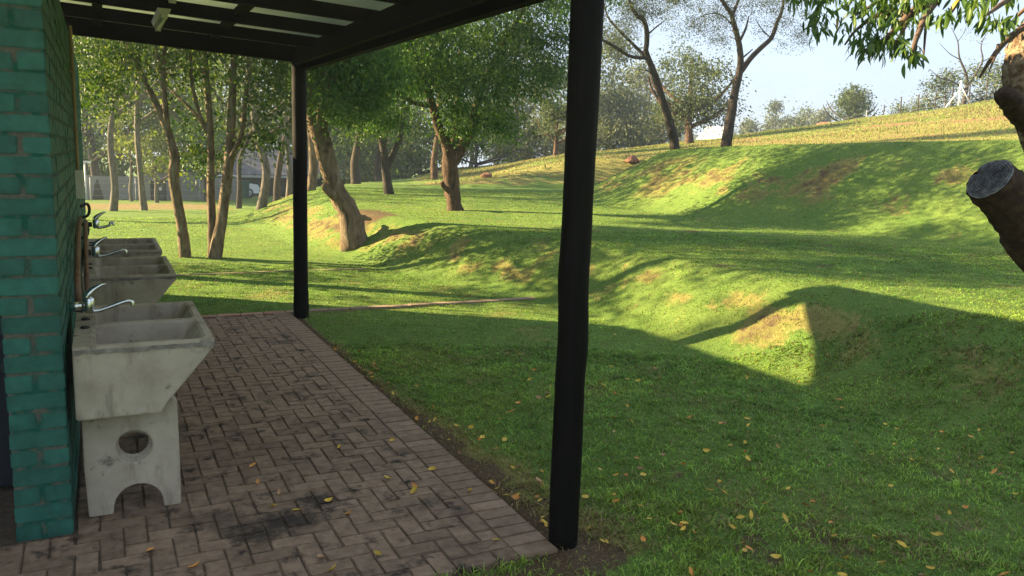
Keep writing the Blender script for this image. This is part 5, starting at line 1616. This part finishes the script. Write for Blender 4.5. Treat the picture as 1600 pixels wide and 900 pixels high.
hf = empty('hill_fence', hill_at(1400, 54), 'wire fence on dark posts along the hill crest', 'fence')
ho = np.array(hf.location)
prev = None
fp = []
for px in list(range(1140, 1800, 26)):
    p = hill_at(px, np.interp(px, [1140, 1290, 1490, 1600, 1800], [72, 62, 52, 50, 50]))
    fp.append(p)
    MB().tube([p - ho + np.array([0, 0, -.2]), p - ho + np.array([rng.uniform(-.05, .05), 0, 1.15 + rng.uniform(-.1, .1)])], .035, 6, 1).build('post', M['bark_dark'] if rng.uniform() < .6 else M['galv'], hf)
for hz_ in (.3, .55, .8, 1.05):
    pts = [p - ho + np.array([0, 0, hz_]) for p in fp]
    MB().tube(pts, .003, 4, 1, cap=False).build('wire', M['galv'], hf)
bp_ = hill_at(1489, 51)
bpo = empty('braced_post', bp_, 'white corner post with two slanting braces on the hill fence', 'post')
dxv = dx
MB().tube([(0, 0, -.2), (0, 0, 1.35)], .05, 8, 1).build('upright', M['white_paint'], bpo, True)
for s in (-1, 1):
    foot = dxv * s * .75 + np.array([0, 0, -.1])
    MB().tube([np.array([0, 0, 1.0]) - np.array([0, .05, 0]), foot - np.array([0, .05, 0])], .035, 8, 1).build('brace', M['white_paint'], bpo, True)


def boulder(px, dist, sx, sz, label, seed):
    p = hill_at(px, dist)
    bm = bmesh.new(); bmesh.ops.create_icosphere(bm, subdivisions=3, radius=1)
    r = random.Random(seed)
    ph = [r.uniform(0, 6) for _ in range(6)]
    for v in bm.verts:
        c = v.co
        k = 1 + .18 * math.sin(2.3 * c.x + ph[0]) + .15 * math.sin(3.1 * c.y + ph[1]) + .12 * math.sin(4.3 * c.z + ph[2]) + r.uniform(-.04, .04)
        v.co = Vector((c.x * k * sx, c.y * k * sx * .8, max(c.z * k, -.35) * sz))
    me = bpy.data.meshes.new('boulder'); bm.to_mesh(me); bm.free(); me.materials.append(M['stone'])
    o = link('boulder', me, None, p + np.array([0, 0, .05])); tag(o, label, 'rock')


boulder(1288, 56, .85, .38, 'reddish boulder on the hill crest left of the flat-topped tree', 1)
boulder(761, 33, .22, .2, 'small rock on the far bank right of the forked trunk', 2)
boulder(987, 34, .3, .18, 'small rock on the far bank below the leaning thorn tree', 3)

# trees left of the frame, behind the wash-house, that dapple the lawns with shade
for q, (x, y, h, w, lb) in enumerate([(-2.6, 14.4, 7.4, 4.4, 'low tree just behind the wash-house, hidden by its wall'), (-4.6, 27.5, 10, 6, 'tree behind the wash-house, hidden by its wall'), (-11.5, 19.0, 11, 8, 'broad tree farther behind the wash-house')]):
    ax = math.degrees(math.atan2(x, y)); dd_ = math.hypot(x, y)
    r = np.random.default_rng(500 + q)
    zz_ = tz(x, y); bs = np.array([x, y, zz_])
    make_tree('park_tree', lb, bs, [([bs + np.array([0, 0, -.2]), bs + np.array([.1, 0, h * .25]), bs + np.array([-.1, .1, h * .5]), bs + np.array([.1, 0, h * .85])], [.2, .16, .12, .04])],
              [(bs + np.array([r.uniform(-.3, .3) * w, r.uniform(-.3, .3) * w, h * (.35 + .6 * t)]), (w * .3, w * .3, h * .12), 16) for t in np.linspace(0, 1, 6)], 'leaf_mid', 'bark_grey', 510 + q, .14, 30, .5, twigs=20)

# ------------------------------------------------------------------ morning haze
hm = bpy.data.materials.new('haze'); hm.use_nodes = True
hn = hm.node_tree; hn.nodes.clear()
ho_ = hn.nodes.new("ShaderNodeOutputMaterial"); pv = hn.nodes.new("ShaderNodeVolumePrincipled")
pv.inputs["Color"].default_value = (.46, .56, .70, 1); pv.inputs["Density"].default_value = .0016; pv.inputs["Anisotropy"].default_value = .35
hn.links.new(pv.outputs[0], ho_.inputs["Volume"])
hz = MB().box((float(gx_[0]) - 4, float(gy_[0]) - 4, -6.0), (float(gx_[-1]) + 4, float(gy_[-1]) + 4, 20.0)).build('haze', hm)
tag(hz, 'thin pale morning haze in the air', 'haze', kind='stuff')
